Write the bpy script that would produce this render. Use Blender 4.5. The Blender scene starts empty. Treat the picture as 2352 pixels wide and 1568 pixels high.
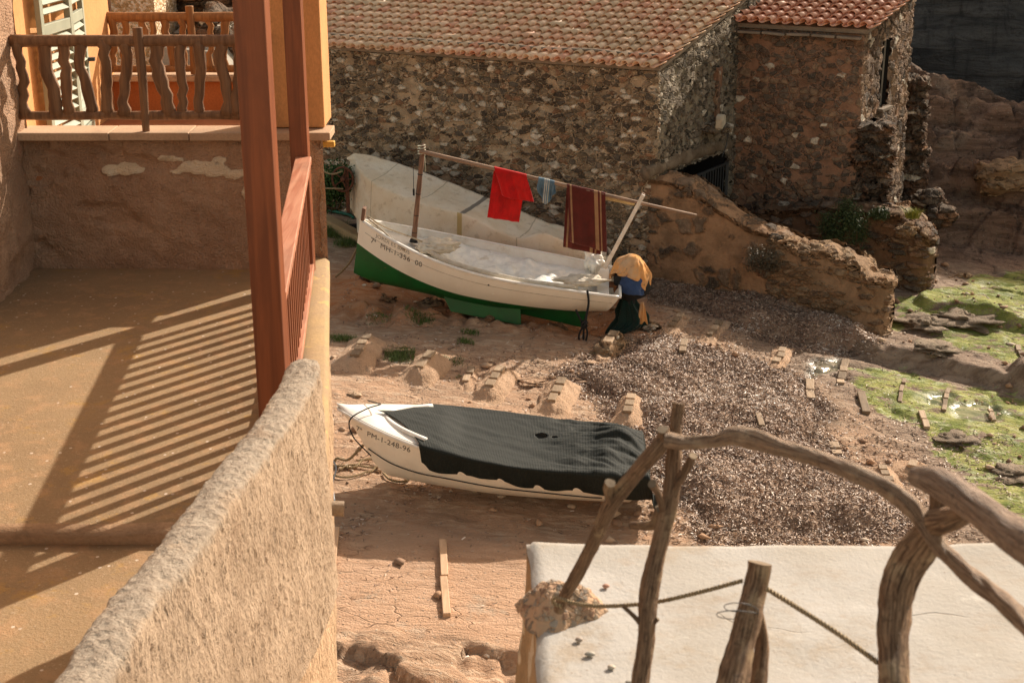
import bpy, math, random
import numpy as np
from mathutils import Vector, Matrix
R = math.radians
rng = np.random.default_rng(7)
random.seed(7)
sc = bpy.context.scene
COL = sc.collection
# ---------------------------------------------------------------- camera geometry (50 mm lens, 9 m above the slipway)
CAMZ = 9.0; PITCH = R(19.5); FP = 3267.0
_c, _s = math.cos(PITCH), math.sin(PITCH)
def ray(px, py):
    a = (px-1176)/FP; b = (784-py)/FP
    return np.array([a, _c+b*_s, -_s+b*_c])
def PZ(px, py, z):
    d = ray(px, py); return np.array([0, 0, CAMZ]) + d*(z-CAMZ)/d[2]
def PY(px, py, Y):
    d = ray(px, py); return np.array([0, 0, CAMZ]) + d*Y/d[1]
def PG(px, py, up=0.0):
    d = ray(px, py); z = 0.0
    for i in range(40):
        p = np.array([0, 0, CAMZ]) + d*(z-CAMZ)/d[2]
        z = .5*z + .5*(float(H(p[0], p[1])) + up)
    return p
def PV(px, py, a, b):
    """hit of a sight line with the vertical plane through a and b (xy)"""
    d = ray(px, py); n = np.array([b[1]-a[1], a[0]-b[0]])
    t = (n[0]*a[0]+n[1]*a[1])/(n[0]*d[0]+n[1]*d[1])
    return np.array([0, 0, CAMZ]) + d*t
# ---------------------------------------------------------------- noise
def _hash(ix, iy, seed):
    h = (ix.astype(np.int64)*374761393 + iy.astype(np.int64)*668265263 + seed*1442695041) & 0xFFFFFFFF
    h = ((h ^ (h >> 13))*1274126177) & 0xFFFFFFFF
    return ((h ^ (h >> 16)) & 0xFFFFFF)/float(0xFFFFFF)
def vnoise(x, y, seed=0):
    x = np.asarray(x, float); y = np.asarray(y, float)
    x, y = np.broadcast_arrays(x, y)
    ix = np.floor(x); iy = np.floor(y); fx = x-ix; fy = y-iy
    fx = fx*fx*(3-2*fx); fy = fy*fy*(3-2*fy)
    a = _hash(ix, iy, seed); b = _hash(ix+1, iy, seed); c = _hash(ix, iy+1, seed); d = _hash(ix+1, iy+1, seed)
    return (a+(b-a)*fx)*(1-fy)+(c+(d-c)*fx)*fy
def fbm(x, y, oct=4, seed=0):
    s = 0; a = .5; t = 0
    for i in range(oct):
        s = s+a*(vnoise(np.asarray(x)*2**i, np.asarray(y)*2**i, seed+i*17)*2-1); t += a; a *= .5
    return s/t
def worley(x, y, seed=0):
    """distance to nearest point, distance difference F2-F1, id of the cell"""
    x = np.asarray(x, float); y = np.asarray(y, float); x, y = np.broadcast_arrays(x, y)
    ix = np.floor(x); iy = np.floor(y)
    f1 = np.full(x.shape, 9.); f2 = np.full(x.shape, 9.); cid = np.zeros(x.shape)
    for dx in (-1, 0, 1):
        for dy in (-1, 0, 1):
            px = ix+dx+_hash(ix+dx, iy+dy, seed); py = iy+dy+_hash(ix+dx, iy+dy, seed+5)
            d = np.hypot(px-x, py-y); c = _hash(ix+dx, iy+dy, seed+9)
            near = d < f1
            f2 = np.where(near, f1, np.minimum(f2, d)); cid = np.where(near, c, cid); f1 = np.where(near, d, f1)
    return f1, f2-f1, cid
def sstep(a, b, x):
    t = np.clip((np.asarray(x, float)-a)/(b-a), 0, 1); return t*t*(3-2*t)
def inpoly(x, y, poly):
    x = np.asarray(x, float); y = np.asarray(y, float); ins = np.zeros(np.broadcast(x, y).shape, bool)
    n = len(poly)
    for i in range(n):
        x0, y0 = poly[i][0], poly[i][1]; x1, y1 = poly[(i+1) % n][0], poly[(i+1) % n][1]
        if y0 == y1: continue
        c = ((y0 > y) != (y1 > y)) & (x < (x1-x0)*(y-y0)/(y1-y0)+x0)
        ins ^= c
    return ins
def polydist(x, y, poly):
    x = np.asarray(x, float); y = np.asarray(y, float); d = np.full(np.broadcast(x, y).shape, 1e9); n = len(poly)
    for i in range(n):
        ax, ay = poly[i][0], poly[i][1]; bx, by = poly[(i+1) % n][0], poly[(i+1) % n][1]
        t = np.clip(((x-ax)*(bx-ax)+(y-ay)*(by-ay))/((bx-ax)**2+(by-ay)**2+1e-9), 0, 1)
        d = np.minimum(d, np.hypot(x-ax-t*(bx-ax), y-ay-t*(by-ay)))
    return d
def pmask(x, y, poly, soft, jit=.0, seed=3, fr=1.5):
    sd = np.where(inpoly(x, y, poly), 1, -1)*polydist(x, y, poly) + jit*fbm(np.asarray(x)*fr, np.asarray(y)*fr, 4, seed)
    return sstep(-soft, soft, sd)
# ---------------------------------------------------------------- objects
def props(o, label=None, cat=None, group=None, kind=None):
    if label: o['label'] = label
    if cat: o['category'] = cat
    if group: o['group'] = group
    if kind: o['kind'] = kind
    return o
def empty(name, loc, label, cat, group=None, rot=(0, 0, 0)):
    o = bpy.data.objects.new(name, None); COL.objects.link(o); o.empty_display_size = .2
    o.location = loc; o.rotation_euler = rot
    return props(o, label, cat, group)
def obj(name, v, f, mat, parent=None, smooth=True, attrs=None, bevel=0, mats=None, midx=None, world=False, sub=0):
    me = bpy.data.meshes.new(name)
    v = np.asarray(v, float).reshape(-1, 3)
    if world and parent is not None:
        q = parent
        M = q.matrix_basis.copy()
        while q.parent is not None:
            q = q.parent; M = q.matrix_basis @ M
        Mi = np.array(M.inverted())
        v = v@Mi[:3, :3].T + Mi[:3, 3]
    if isinstance(f, np.ndarray):
        n, k = f.shape
        me.vertices.add(len(v)); me.vertices.foreach_set('co', v.ravel())
        me.loops.add(n*k); me.loops.foreach_set('vertex_index', f.ravel().astype(np.int32))
        me.polygons.add(n); me.polygons.foreach_set('loop_start', np.arange(0, n*k, k, dtype=np.int32))
        me.update(calc_edges=True)
    else:
        me.from_pydata([tuple(p) for p in v], [], [tuple(q) for q in f])
    me.validate()
    if smooth: me.polygons.foreach_set('use_smooth', [True]*len(me.polygons))
    if attrs:
        for k_, a in attrs.items():
            at = me.attributes.new(k_, 'FLOAT', 'POINT'); at.data.foreach_set('value', np.asarray(a, float).ravel())
    o = bpy.data.objects.new(name, me); COL.objects.link(o)
    for m in (mats or [mat]): me.materials.append(m)
    if midx is not None: me.polygons.foreach_set('material_index', np.asarray(midx, np.int32))
    if parent is not None: o.parent = parent
    if bevel:
        b = o.modifiers.new('bevel', 'BEVEL'); b.width = bevel; b.segments = 2; b.limit_method = 'ANGLE'; b.angle_limit = R(40)
    if sub:
        b = o.modifiers.new('sub', 'SUBSURF'); b.levels = sub; b.render_levels = sub
    return o
def gridf(n, m, closed=False):
    """quads for an n x m vertex grid"""
    i, j = np.meshgrid(np.arange(n-1), np.arange(m if closed else m-1), indexing='ij')
    j2 = (j+1) % m
    return np.stack([i*m+j, (i+1)*m+j, (i+1)*m+j2, i*m+j2], -1).reshape(-1, 4)
class MB:
    def __init__(s): s.v = []; s.f = []; s.n = 0; s.a = []
    def add(s, v, f, a=None):
        v = np.asarray(v, float).reshape(-1, 3)
        s.v.append(v)
        for q in f: s.f.append(tuple(int(i)+s.n for i in q))
        s.a.append(np.full(len(v), 0. if a is None else a) if np.isscalar(a) or a is None else np.asarray(a))
        s.n += len(v); return s
    def box(s, c, size, rot=None, a=None):
        sx, sy, sz = [q/2 for q in size]
        v = np.array([[x*sx, y*sy, z*sz] for x in (-1, 1) for y in (-1, 1) for z in (-1, 1)])
        if rot is not None:
            v = v@np.array(rot).T
        v = v+np.array(c)
        return s.add(v, [(0, 1, 3, 2), (4, 6, 7, 5), (0, 4, 5, 1), (2, 3, 7, 6), (0, 2, 6, 4), (1, 5, 7, 3)], a)
    def beam(s, p0, p1, w, h, up=(0, 0, 1), a=None):
        p0 = np.array(p0, float); p1 = np.array(p1, float); d = p1-p0; L = np.linalg.norm(d); d /= L
        up = np.array(up, float)
        if abs(d@up) > .99: up = np.array([0, 1, 0.])
        x = np.cross(d, up); x /= np.linalg.norm(x); z = np.cross(x, d)
        return s.box((p0+p1)/2, (w, L, h), np.stack([x, d, z], 1), a)
    def tube(s, path, rad, n=8, flat=1.0, cap=True, a=None, twist=None, fdir=None):
        v, f = tubegeo(path, rad, n, flat, cap, fdir); return s.add(v, f, a)
    def build(s, name, mat, parent=None, smooth=False, **k):
        at = {'tr': np.concatenate(s.a)} if any(np.any(q) for q in s.a) else None
        return obj(name, np.concatenate(s.v), s.f, mat, parent, smooth, attrs=at, **k)
def tubegeo(path, rad, n=8, flat=1.0, cap=True, fdir=None):
    P = np.asarray(path, float); m = len(P); rad = np.broadcast_to(np.asarray(rad, float), (m,)) if np.ndim(rad) < 2 else rad
    T = np.gradient(P, axis=0); T /= np.linalg.norm(T, axis=1)[:, None]
    u = np.array(fdir, float) if fdir is not None else (np.array([0, 0, 1.]) if abs(T[0][2]) < .9 else np.array([1., 0, 0]))
    V = []
    ph = np.arange(n)*2*np.pi/n
    for i in range(m):
        u = u-T[i]*(u@T[i]); u /= np.linalg.norm(u); w = np.cross(T[i], u)
        r = rad[i]
        V.append(P[i]+np.outer(np.cos(ph)*r, u)+np.outer(np.sin(ph)*r*flat, w))
    V = np.concatenate(V)
    F = [tuple(q) for q in gridf(m, n, True)]
    if cap:
        F.append(tuple(range(n))); F.append(tuple(m*n-1-i for i in range(n)))
    return V, F
def smoothpath(pts, k=8):
    P = np.asarray(pts, float); out = []
    Q = np.vstack([2*P[0]-P[1], P, 2*P[-1]-P[-2]])
    for i in range(1, len(Q)-2):
        for t in np.arange(k)/k:
            out.append(.5*((2*Q[i])+(-Q[i-1]+Q[i+1])*t+(2*Q[i-1]-5*Q[i]+4*Q[i+1]-Q[i+2])*t*t+(-Q[i-1]+3*Q[i]-3*Q[i+1]+Q[i+2])*t**3))
    out.append(P[-1]); return np.array(out)
def lathe(prof, n=16):
    v = []; ph = np.arange(n)*2*np.pi/n
    for r, z in prof: v.append(np.stack([np.cos(ph)*r, np.sin(ph)*r, np.full(n, z)], 1))
    return np.concatenate(v), [tuple(q) for q in gridf(len(prof), n, True)]+[tuple(range(n)), tuple(len(prof)*n-1-i for i in range(n))]
def blob(c, r, seed=0, n=10, rough=.25, fr=2.):
    """an uneven rounded stone"""
    th = np.linspace(0, np.pi, n); ph = np.arange(n*2)*np.pi/n
    T, Pp = np.meshgrid(th, ph, indexing='ij')
    x = np.sin(T)*np.cos(Pp); y = np.sin(T)*np.sin(Pp); z = np.cos(T)
    k = 1+rough*(fbm(x*fr+seed*3.1, y*fr+z*fr*1.7, 3, seed))*1.6
    v = np.stack([x*k*r[0]+c[0], y*k*r[1]+c[1], z*k*r[2]+c[2]], -1).reshape(-1, 3)
    return v, [tuple(q) for q in gridf(n, n*2, True)]
# ---------------------------------------------------------------- materials
class NT:
    def __init__(s, name, disp=False):
        s.m = bpy.data.materials.new(name); s.m.use_nodes = True
        s.t = s.m.node_tree; s.N = s.t.nodes; s.L = s.t.links
        s.b = s.N['Principled BSDF']; s.out = s.N['Material Output']
        if disp: s.m.displacement_method = 'BOTH'
        s.co = s.N.new('ShaderNodeTexCoord').outputs['Object']
    def put(s, sock, v):
        if isinstance(v, bpy.types.NodeSocket): s.L.new(v, sock)
        elif v is not None:
            if isinstance(v, (tuple, list)) and len(v) == 3 and sock.type == 'RGBA': v = (*v, 1)
            sock.default_value = v
    def map(s, sc=(1, 1, 1), vec=None, rot=(0, 0, 0), loc=(0, 0, 0)):
        n = s.N.new('ShaderNodeMapping'); s.put(n.inputs['Vector'], vec or s.co)
        n.inputs['Scale'].default_value = sc; n.inputs['Rotation'].default_value = rot; n.inputs['Location'].default_value = loc
        return n.outputs[0]
    def noise(s, scale=5, detail=4, rough=.55, vec=None, dist=0, col=False):
        n = s.N.new('ShaderNodeTexNoise'); s.put(n.inputs['Vector'], vec or s.co)
        n.inputs['Scale'].default_value = scale; n.inputs['Detail'].default_value = detail
        n.inputs['Roughness'].default_value = rough; n.inputs['Distortion'].default_value = dist
        return n.outputs['Color' if col else 'Fac']
    def voro(s, scale=5, feat='F1', vec=None, rand=1.0):
        n = s.N.new('ShaderNodeTexVoronoi'); n.feature = feat; s.put(n.inputs['Vector'], vec or s.co)
        n.inputs['Scale'].default_value = scale; n.inputs['Randomness'].default_value = rand
        return n
    def ramp(s, fac, st, interp='LINEAR'):
        n = s.N.new('ShaderNodeValToRGB'); s.put(n.inputs[0], fac); e = n.color_ramp.elements
        n.color_ramp.interpolation = interp
        while len(e) < len(st): e.new(.5)
        for q, (p, c) in zip(e, st):
            q.position = p; q.color = (*c, 1) if isinstance(c, (tuple, list)) else (c, c, c, 1)
        return n.outputs[0]
    def mix(s, fac, a, b, mode='MIX'):
        n = s.N.new('ShaderNodeMix'); n.data_type = 'RGBA'; n.blend_type = mode
        s.put(n.inputs[0], fac); s.put(n.inputs[6], a); s.put(n.inputs[7], b); return n.outputs[2]
    def math(s, op, a, b=0., c=None, clamp=False):
        n = s.N.new('ShaderNodeMath'); n.operation = op; n.use_clamp = clamp
        s.put(n.inputs[0], a); s.put(n.inputs[1], b)
        if c is not None: s.put(n.inputs[2], c)
        return n.outputs[0]
    def ss(s, x, a, b, lo=0., hi=1.):
        n = s.N.new('ShaderNodeMapRange'); n.interpolation_type = 'SMOOTHSTEP'; s.put(n.inputs[0], x)
        n.inputs[1].default_value = a; n.inputs[2].default_value = b; n.inputs[3].default_value = lo; n.inputs[4].default_value = hi
        return n.outputs[0]
    def attr(s, name):
        n = s.N.new('ShaderNodeAttribute'); n.attribute_name = name; return n.outputs['Fac']
    def xyz(s, vec=None):
        n = s.N.new('ShaderNodeSeparateXYZ'); s.put(n.inputs[0], vec or s.co); return n.outputs
    def warp(s, vec, amt, scale):
        n = s.N.new('ShaderNodeVectorMath'); n.operation = 'MULTIPLY_ADD'
        s.put(n.inputs[0], s.noise(scale, 2, .5, vec, col=True)); n.inputs[1].default_value = (amt,)*3; s.put(n.inputs[2], vec)
        return n.outputs[0]
    def bump(s, h, dist=.01, strength=1., normal=None):
        n = s.N.new('ShaderNodeBump'); s.put(n.inputs['Height'], h); n.inputs['Distance'].default_value = dist
        n.inputs['Strength'].default_value = strength
        if normal is not None: s.put(n.inputs['Normal'], normal)
        s.L.new(n.outputs[0], s.b.inputs['Normal']); return n.outputs[0]
    def disp(s, h, scale, mid=.5):
        n = s.N.new('ShaderNodeDisplacement'); s.put(n.inputs['Height'], h)
        n.inputs['Scale'].default_value = scale; n.inputs['Midlevel'].default_value = mid
        s.L.new(n.outputs[0], s.out.inputs['Displacement'])
    def fin(s, col, rough=.85, spec=.3, metal=0.):
        s.put(s.b.inputs['Base Color'], col); s.put(s.b.inputs['Roughness'], rough)
        s.b.inputs['Specular IOR Level'].default_value = spec; s.b.inputs['Metallic'].default_value = metal
        return s.m

def m_rubble(name, mortar, pal, scale=4.0, flat=1.7, cover=.5, cover_col=None, disp=.05, white=.06, edge=.12, tint=None):
    """rough stones set in mortar, partly smeared over"""
    n = NT(name, True)
    v = n.map((scale, scale, scale*flat)); v = n.warp(v, .45, 1.6)
    vc = n.voro(1, 'F1', v); ve = n.voro(1, 'DISTANCE_TO_EDGE', v)
    n2 = n.noise(9, 6, .65); n3 = n.noise(34, 4, .6); n1 = n.noise(1.1, 5, .6)
    rnd = n.N.new('ShaderNodeSeparateColor'); n.L.new(vc.outputs['Color'], rnd.inputs[0])
    st = [((i/len(pal))*(1-white), c) for i, c in enumerate(pal)]+[(1-white, (.80, .70, .56))]
    stone = n.ramp(rnd.outputs[0], st, 'CONSTANT')
    stone = n.mix(n.ss(n2, .3, .7), stone, n.mix(.6, stone, (.03, .022, .016)))
    stone = n.mix(n.ss(n3, .5, .72, 0, .55), stone, (.36, .28, .19))
    e = n.ss(n.math('ADD', ve.outputs['Distance'], n.math('MULTIPLY', n.math('SUBTRACT', n2, .5), .16)), .01, edge)
    cov = n.math('ADD', n1, n.math('MULTIPLY', n.math('SUBTRACT', rnd.outputs[1], .5), .5))
    cm = n.ss(cov, cover, cover+.09)          # 1 where plaster hides the stones
    vis = n.math('MULTIPLY', e, n.math('SUBTRACT', 1, cm, clamp=True))
    mort = n.mix(n.ss(n2, .35, .65), mortar, [q*.62 for q in mortar])
    if cover_col is not None: mort = n.mix(n.math('MULTIPLY', cm, .85), mort, n.mix(n.ss(n.noise(3, 5, .6), .35, .7), cover_col, [q*.6 for q in cover_col]))
    col = n.mix(vis, mort, stone)
    dark = n.ss(n.noise(.9, 6, .7, n.map((1, 1, 1), loc=(4, 2, 7))), .47, .68, 0, .72)
    col = n.mix(n.math('MULTIPLY', dark, .8), col, n.mix(.5, col, (.03, .02, .014)))
    h = n.math('ADD', n.math('MULTIPLY', vis, .6), n.math('MULTIPLY', n2, .55))
    n.disp(h, disp, .55)
    n.bump(n3, .012, .8)
    return n.fin(col, .92, .2)
def m_plaster(name, a, b, c=None, scale=6, grain=60, disp=.0, bump=.006, rough=.9, patch=None, pamt=.6, stretch=1., pits=0, grey=None):
    n = NT(name, disp > 0)
    v = n.map((1, 1, stretch))
    n1 = n.noise(scale*.25, 5, .6, v); n2 = n.noise(scale, 6, .65, v); n3 = n.noise(grain, 3, .6, v)
    col = n.mix(n.ss(n1, .35, .65), a, b)
    col = n.mix(n.ss(n2, .5, .7, 0, .55), col, c or [q*.6 for q in a])
    if patch is not None: col = n.mix(n.ss(n.noise(scale*.6, 4, .5, n.map((1, 1, stretch), loc=(9, 3, 5))), pamt, pamt+.03), col, patch)
    col = n.mix(n.ss(n3, .3, .75, 0, .35), col, [q*.5 for q in b])
    if grey is not None:
        zz = n.math('ADD', n.xyz()[2], n.math('MULTIPLY', n.math('SUBTRACT', n.noise(5, 5, .7), .5), .22))
        col = n.mix(n.ss(zz, grey-.02, grey+.03, 0, .8), col, n.mix(n.ss(n2, .4, .6), (.30, .255, .205), (.42, .36, .29)))
        col = n.mix(n.ss(n.noise(2.1, 6, .75, n.map((1, 1, .5), loc=(3, 1, 8))), .54, .66, 0, .55), col, (.30, .21, .14))
    h = n.math('ADD', n.math('MULTIPLY', n2, .5), n.math('MULTIPLY', n3, .5))
    if disp: n.disp(n.math('ADD', n.math('MULTIPLY', n2, .7), n.math('MULTIPLY', n3, .3)), disp, .5)
    n.bump(h, bump, 1)
    return n.fin(col, rough, .25)
def m_wood(name, a, b, scale=1., rough=.6, axis=2, grain=30, bump=.002, spec=.3, knots=True):
    n = NT(name); s_ = [grain]*3; s_[axis] = grain*.06
    v = n.map(tuple(q*scale for q in s_)); g = n.noise(1, 5, .6, v, dist=.6)
    big = n.noise(1.7*scale, 4, .6)
    col = n.mix(n.ss(g, .3, .7), a, b); col = n.mix(n.ss(big, .5, .75, 0, .6), col, [q*.45 for q in a])
    n.bump(g, bump, 1); return n.fin(col, rough, spec)
def m_flat(name, a, b=None, rough=.6, scale=8, bump=0, spec=.4, metal=0, stain=None):
    n = NT(name); n1 = n.noise(scale, 5, .6)
    col = n.mix(n.ss(n1, .35, .7), a, b or [q*.75 for q in a])
    if stain is not None: col = n.mix(n.ss(n.noise(scale*.5, 6, .7, n.map(loc=(3, 3, 3))), .56, .72, 0, .75), col, stain)
    if bump: n.bump(n.noise(scale*5, 4, .6), bump, 1)
    return n.fin(col, rough, spec, metal)
EXPO = 0.93
# ================================================================ TERRAIN
U = np.array([.915, -.405]); V = np.array([.405, .915])
H1C = np.array([3.0, 29.3])                       # street corner of the first boathouse
B1 = dict(loc=(1.736, 26.337, .13), rot=(R(-4.1), R(-9.2), R(177.2)), sc=.982)
B2 = dict(loc=(1.659, 18.963, -.22), rot=(R(-1.2), R(-7.1), R(179.0)), sc=1.014)
def H(x, y, fine=True):
    x = np.asarray(x, float); y = np.asarray(y, float)
    s = U[0]*x+U[1]*y; v = V[0]*x+V[1]*y
    ss_ = np.clip(s+9.0, -22, 22)
    z = -.09*ss_
    near = sstep(-14, -6, x)*(1-sstep(22, 30, x))*sstep(6, 11, y)*(1-sstep(44, 52, y))
    r = .10*fbm(x*.35, y*.35, 3, 1)+.05*fbm(s*.5, v*1.6, 4, 2)+.034*fbm(s*1.6, v*5, 4, 3)
    r = r+.035*np.abs(fbm(x*2.2, y*2.2, 3, 4))
    # red bank that carries the white and green boat
    xa = np.clip((1.95-x)/5.1, 0, 1)
    keel = -.06+.80*xa
    yb = 26.35+.05*(1.7-x)
    w = sstep(-3.9, -3.1, x)*(1-sstep(1.5, 2.4, x))*sstep(-.95, -.2, y-yb)*(1-sstep(1.2, 2.0, y-yb))
    lump = .12*fbm(x*2.3, y*2.3, 3, 11)
    z = z*(1-w)+(keel-.10+lump*np.clip(w*2, 0, 1)-.10)*w
    bk = sstep(-3.8, -3.0, x)*(1-sstep(1.0, 2.2, x))*sstep(-1.25, -.8, y-yb)*(1-sstep(-.42, -.2, y-yb))
    z = z+bk*(.30*np.abs(fbm(x*1.9, y*2.3, 4, 12))-.03)*(.6+.8*xa)
    # flat concrete slip near the viewer and its broken edge
    flat = 1-sstep(16.6, 17.6, y+.45*fbm(x*.8, y*.8, 3, 21))
    r = r*(1-.82*flat*sstep(14.7, 15.0, y))
    yedge = 15.05-.10*x+.22*fbm(x*1.3, 3.3, 3, 22)
    below = 1-sstep(-.12, .05, y-yedge)
    z = z-.10*below+below*(.22*fbm(x*1.4, y*1.4, 4, 23)+.26*(worley(x*1.6, y*1.9, 24)[2]-.5)+.16*np.minimum(worley(x*1.6, y*1.9, 24)[1], .4))
    # broken flags of rock near the water
    f1, f2, cid = worley(s*.55+.25*fbm(x, y, 2, 6), v*.95, 31)
    fl = sstep(5.6, 7.0, x+.25*(y-22))*(1-sstep(34, 36, y))
    z = z+fl*((cid-.5)*.08-.05*(1-sstep(.0, .12, f2))*sstep(-.1, .3, fbm(x*.8, y*.8, 2, 33)))
    # ribs of bedrock that run down to the water
    for (ax, ay, bx, by, wd, hh, sd) in ((7.0, 26.1, 9.8, 24.9, .55, .38, 41), (9.8, 24.9, 13.5, 23.2, .65, .42, 42), (9.0, 29.0, 14.0, 27.2, .5, .30, 43)):
        t = np.clip(((x-ax)*(bx-ax)+(y-ay)*(by-ay))/((bx-ax)**2+(by-ay)**2), 0, 1)
        d = np.hypot(x-ax-t*(bx-ax), y-ay-t*(by-ay))+.16*fbm(x*1.5, y*1.5, 4, sd)
        z = z+hh*(1-sstep(wd*.45, wd, d))*(.8+.35*fbm(x*1.3, y*1.3, 3, sd+1))
    # terraced rock slope behind the second house
    q = y-(33.3-.18*(x-11)+.7*fbm(x*.5, y*.3, 3, 51))
    m = sstep(8.8, 10.6, x+.5*fbm(x*.6, y*.6, 2, 52))
    up = np.clip(q/5.2, 0, 1.6)
    k = up*5+.55*fbm(x*.45, y*.9, 4, 53)
    terr = (np.floor(k)+sstep(.28, .72, k-np.floor(k)))/5
    z = z+m*(3.9*np.clip(terr, 0, 1.25)*(1-.035*np.clip(x-11, -2, 8)))
    z = z+m*sstep(-.5, .6, q)*(.16*fbm(x*1.2, y*2.4, 4, 54)+.10*worley(x*1.1, y*1.6, 55)[1])
    wb_ = worley(x*.75+.5*fbm(x*.7, y*.7, 3, 59), y*1.5+.4*fbm(x*.6, y*.6, 3, 60), 61)
    z = z+m*sstep(-.5, .6, q)*((wb_[2]-.5)*.55-.25*(1-sstep(0, .16, wb_[1])))
    cr_ = 3.35-.31*(x-10.3)+.22*fbm(x*.9, y*.5, 4, 57)-.55*np.clip(y-38.2, 0, 12)
    z = np.where(m > .02, np.minimum(z, cr_), z)
    z = z+m*sstep(-.8, .3, q)*.09*np.abs(fbm(x*2.6, y*3.5, 4, 58))*2*(y < 41)
    # hillside far behind the houses
    z = z+np.clip((y-46)/30, 0, 1)*7*(1-sstep(24, 40, x))+np.clip((-x-16)/30, 0, 1)*4
    return z+r*near
def W(pts): return [PG(px, py)[:2] for px, py in pts]
POLY_MOSS = [W(p) for p in (
    [(1985, 838), (2080, 860), (2190, 884), (2352, 915), (2420, 925), (2420, 1330), (2330, 1240), (2300, 1170), (2230, 1120), (2150, 1050), (2130, 1000), (2050, 960), (1990, 920), (1970, 870), (1940, 830)],
    [(2000, 735), (2080, 690), (2200, 650), (2420, 640), (2420, 845), (2300, 822), (2150, 788), (2030, 748)],
    [(2230, 640), (2420, 610), (2420, 700), (2300, 690)])]
POLY_POOL = [W(p) for p in ([(2110, 905), (2150, 900), (2185, 905), (2180, 925), (2130, 925)], [(2195, 930), (2240, 920), (2290, 935), (2290, 965), (2230, 965), (2200, 950)],
    [(1870, 830), (1925, 825), (1930, 850), (1880, 862), (1850, 870)])]
POLY_A = W([(1478, 622), (1560, 628), (1700, 655), (1850, 700), (1950, 740), (2000, 760), (2008, 800), (1940, 812), (1860, 800), (1760, 775), (1660, 740), (1590, 705), (1520, 690), (1470, 660)])
POLY_B = W([(1300, 850), (1400, 820), (1440, 790), (1530, 775), (1600, 800), (1700, 815), (1790, 850), (1850, 870), (1885, 920), (1895, 970), (1880, 1010), (1950, 1060), (2030, 1100), (2080, 1160), (2100, 1232), (1880, 1240), (1620, 1235), (1570, 1170), (1500, 1130), (1480, 1010), (1400, 930), (1330, 890)])
# ---- sheet
def axis(lo, hi, st, far):
    a = [np.arange(lo, hi, st)]; l = [lo]; h = [a[0][-1]]; s = st
    L_ = []; Hh = []; s = st
    while l[-1] > -far: s *= 1.22; l.append(l[-1]-s)
    s = st
    while h[-1] < far: s *= 1.22; h.append(h[-1]+s)
    return np.concatenate([np.array(l[:0:-1]), a[0], np.array(h[1:])])
XS = axis(-4.2, 15.5, .045, 600); YS = axis(12.0, 40.0, .045, 700)
GX, GY = np.meshgrid(XS, YS, indexing='ij'); GZ = H(GX, GY)
gx, gy = GX, GY
A_moss = np.maximum.reduce([pmask(gx, gy, p, .18, .55, 60+i, 1.2) for i, p in enumerate(POLY_MOSS)])
A_pool = np.maximum.reduce([pmask(gx, gy, p, .12, .30, 70+i, 2.0) for i, p in enumerate(POLY_POOL)])
GZ = GZ-.05*A_pool
A_rock = sstep(5.0, 6.6, gx+.3*(gy-22)+1.2*fbm(gx*.5, gy*.5, 4, 80))
yedge_ = 15.05-.10*gx+.22*fbm(gx*1.3, 3.3, 3, 22)
A_conc = (1-sstep(17.0, 18.0, gy+.8*fbm(gx*.7, gy*.7, 3, 21)))*sstep(-.02, .04, gy-yedge_)*(1-sstep(3, 5, gx))
A_red = .85*sstep(24.9, 26.3, gy+.9*fbm(gx*.9, gy*.9, 4, 81))*(1-sstep(27.5, 29, gy))*(1-sstep(2.2, 3.4, gx))
A_slope = sstep(8.6, 9.8, gx)*sstep(31.5, 33.2, gy+.18*(gx-11))
A_sw = np.maximum(pmask(gx, gy, POLY_A, .45, .5, 90, 2), pmask(gx, gy, POLY_B, .5, .6, 91, 2))
n = NT('coastal_ground')
mo, po, ro, co_, re, sw, slp = [n.attr(k) for k in ('moss', 'pool', 'rock', 'conc', 'red', 'sw', 'slope')]
vs = n.map((1, 3.2, 1), rot=(0, 0, R(24)))
na = n.noise(.9, 6, .65); nb = n.noise(2.6, 7, .68, vs, dist=.5); nc = n.noise(26, 5, .65); nd = n.noise(90, 3, .6)
earth = n.mix(n.ss(na, .35, .65), (.48, .30, .19), (.38, .25, .165))
earth = n.mix(n.ss(nb, .48, .62, 0, .7), earth, (.61, .455, .325))
earth = n.mix(n.ss(nb, .36, .28, 0, .65), earth, (.15, .082, .045))
redc = n.mix(n.ss(nb, .35, .6), (.42, .15, .05), (.48, .23, .11))
concc = n.mix(n.ss(nb, .35, .66), (.56, .365, .245), (.48, .30, .19))
concc = n.mix(n.ss(n.noise(1.2, 5, .7, n.map(loc=(7, 7, 0))), .55, .68, 0, .55), concc, (.40, .35, .28))
rockc = n.mix(n.ss(nb, .35, .62), (.20, .135, .095), (.36, .27, .20))
rockc = n.mix(n.ss(na, .52, .68, 0, .7), rockc, (.13, .09, .068))
zz = n.map((.5, .5, 3.4)); st_ = n.noise(1, 7, .7, zz, dist=.8)
slc = n.mix(n.ss(st_, .38, .60), (.17, .10, .068), (.36, .22, .15)); slc = n.mix(n.ss(n.noise(.8, 5, .6, n.map(loc=(8, 1, 2))), .52, .66, 0, .8), slc, (.30, .215, .155)); slc = n.mix(n.ss(n.noise(6, 6, .7), .52, .66, 0, .7), slc, (.045, .032, .026))
rockc = n.mix(slp, rockc, slc)
mossc = n.mix(n.ss(n.noise(1.5, 5, .7), .38, .62), (.15, .185, .035), (.34, .34, .10))
mossc = n.mix(n.ss(nb, .54, .68, 0, .6), mossc, (.62, .66, .40))
mossc = n.mix(n.ss(nb, .40, .30, 0, .8), mossc, (.055, .06, .02))
c = n.mix(re, earth, redc); c = n.mix(co_, c, concc); c = n.mix(ro, c, rockc)
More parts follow.
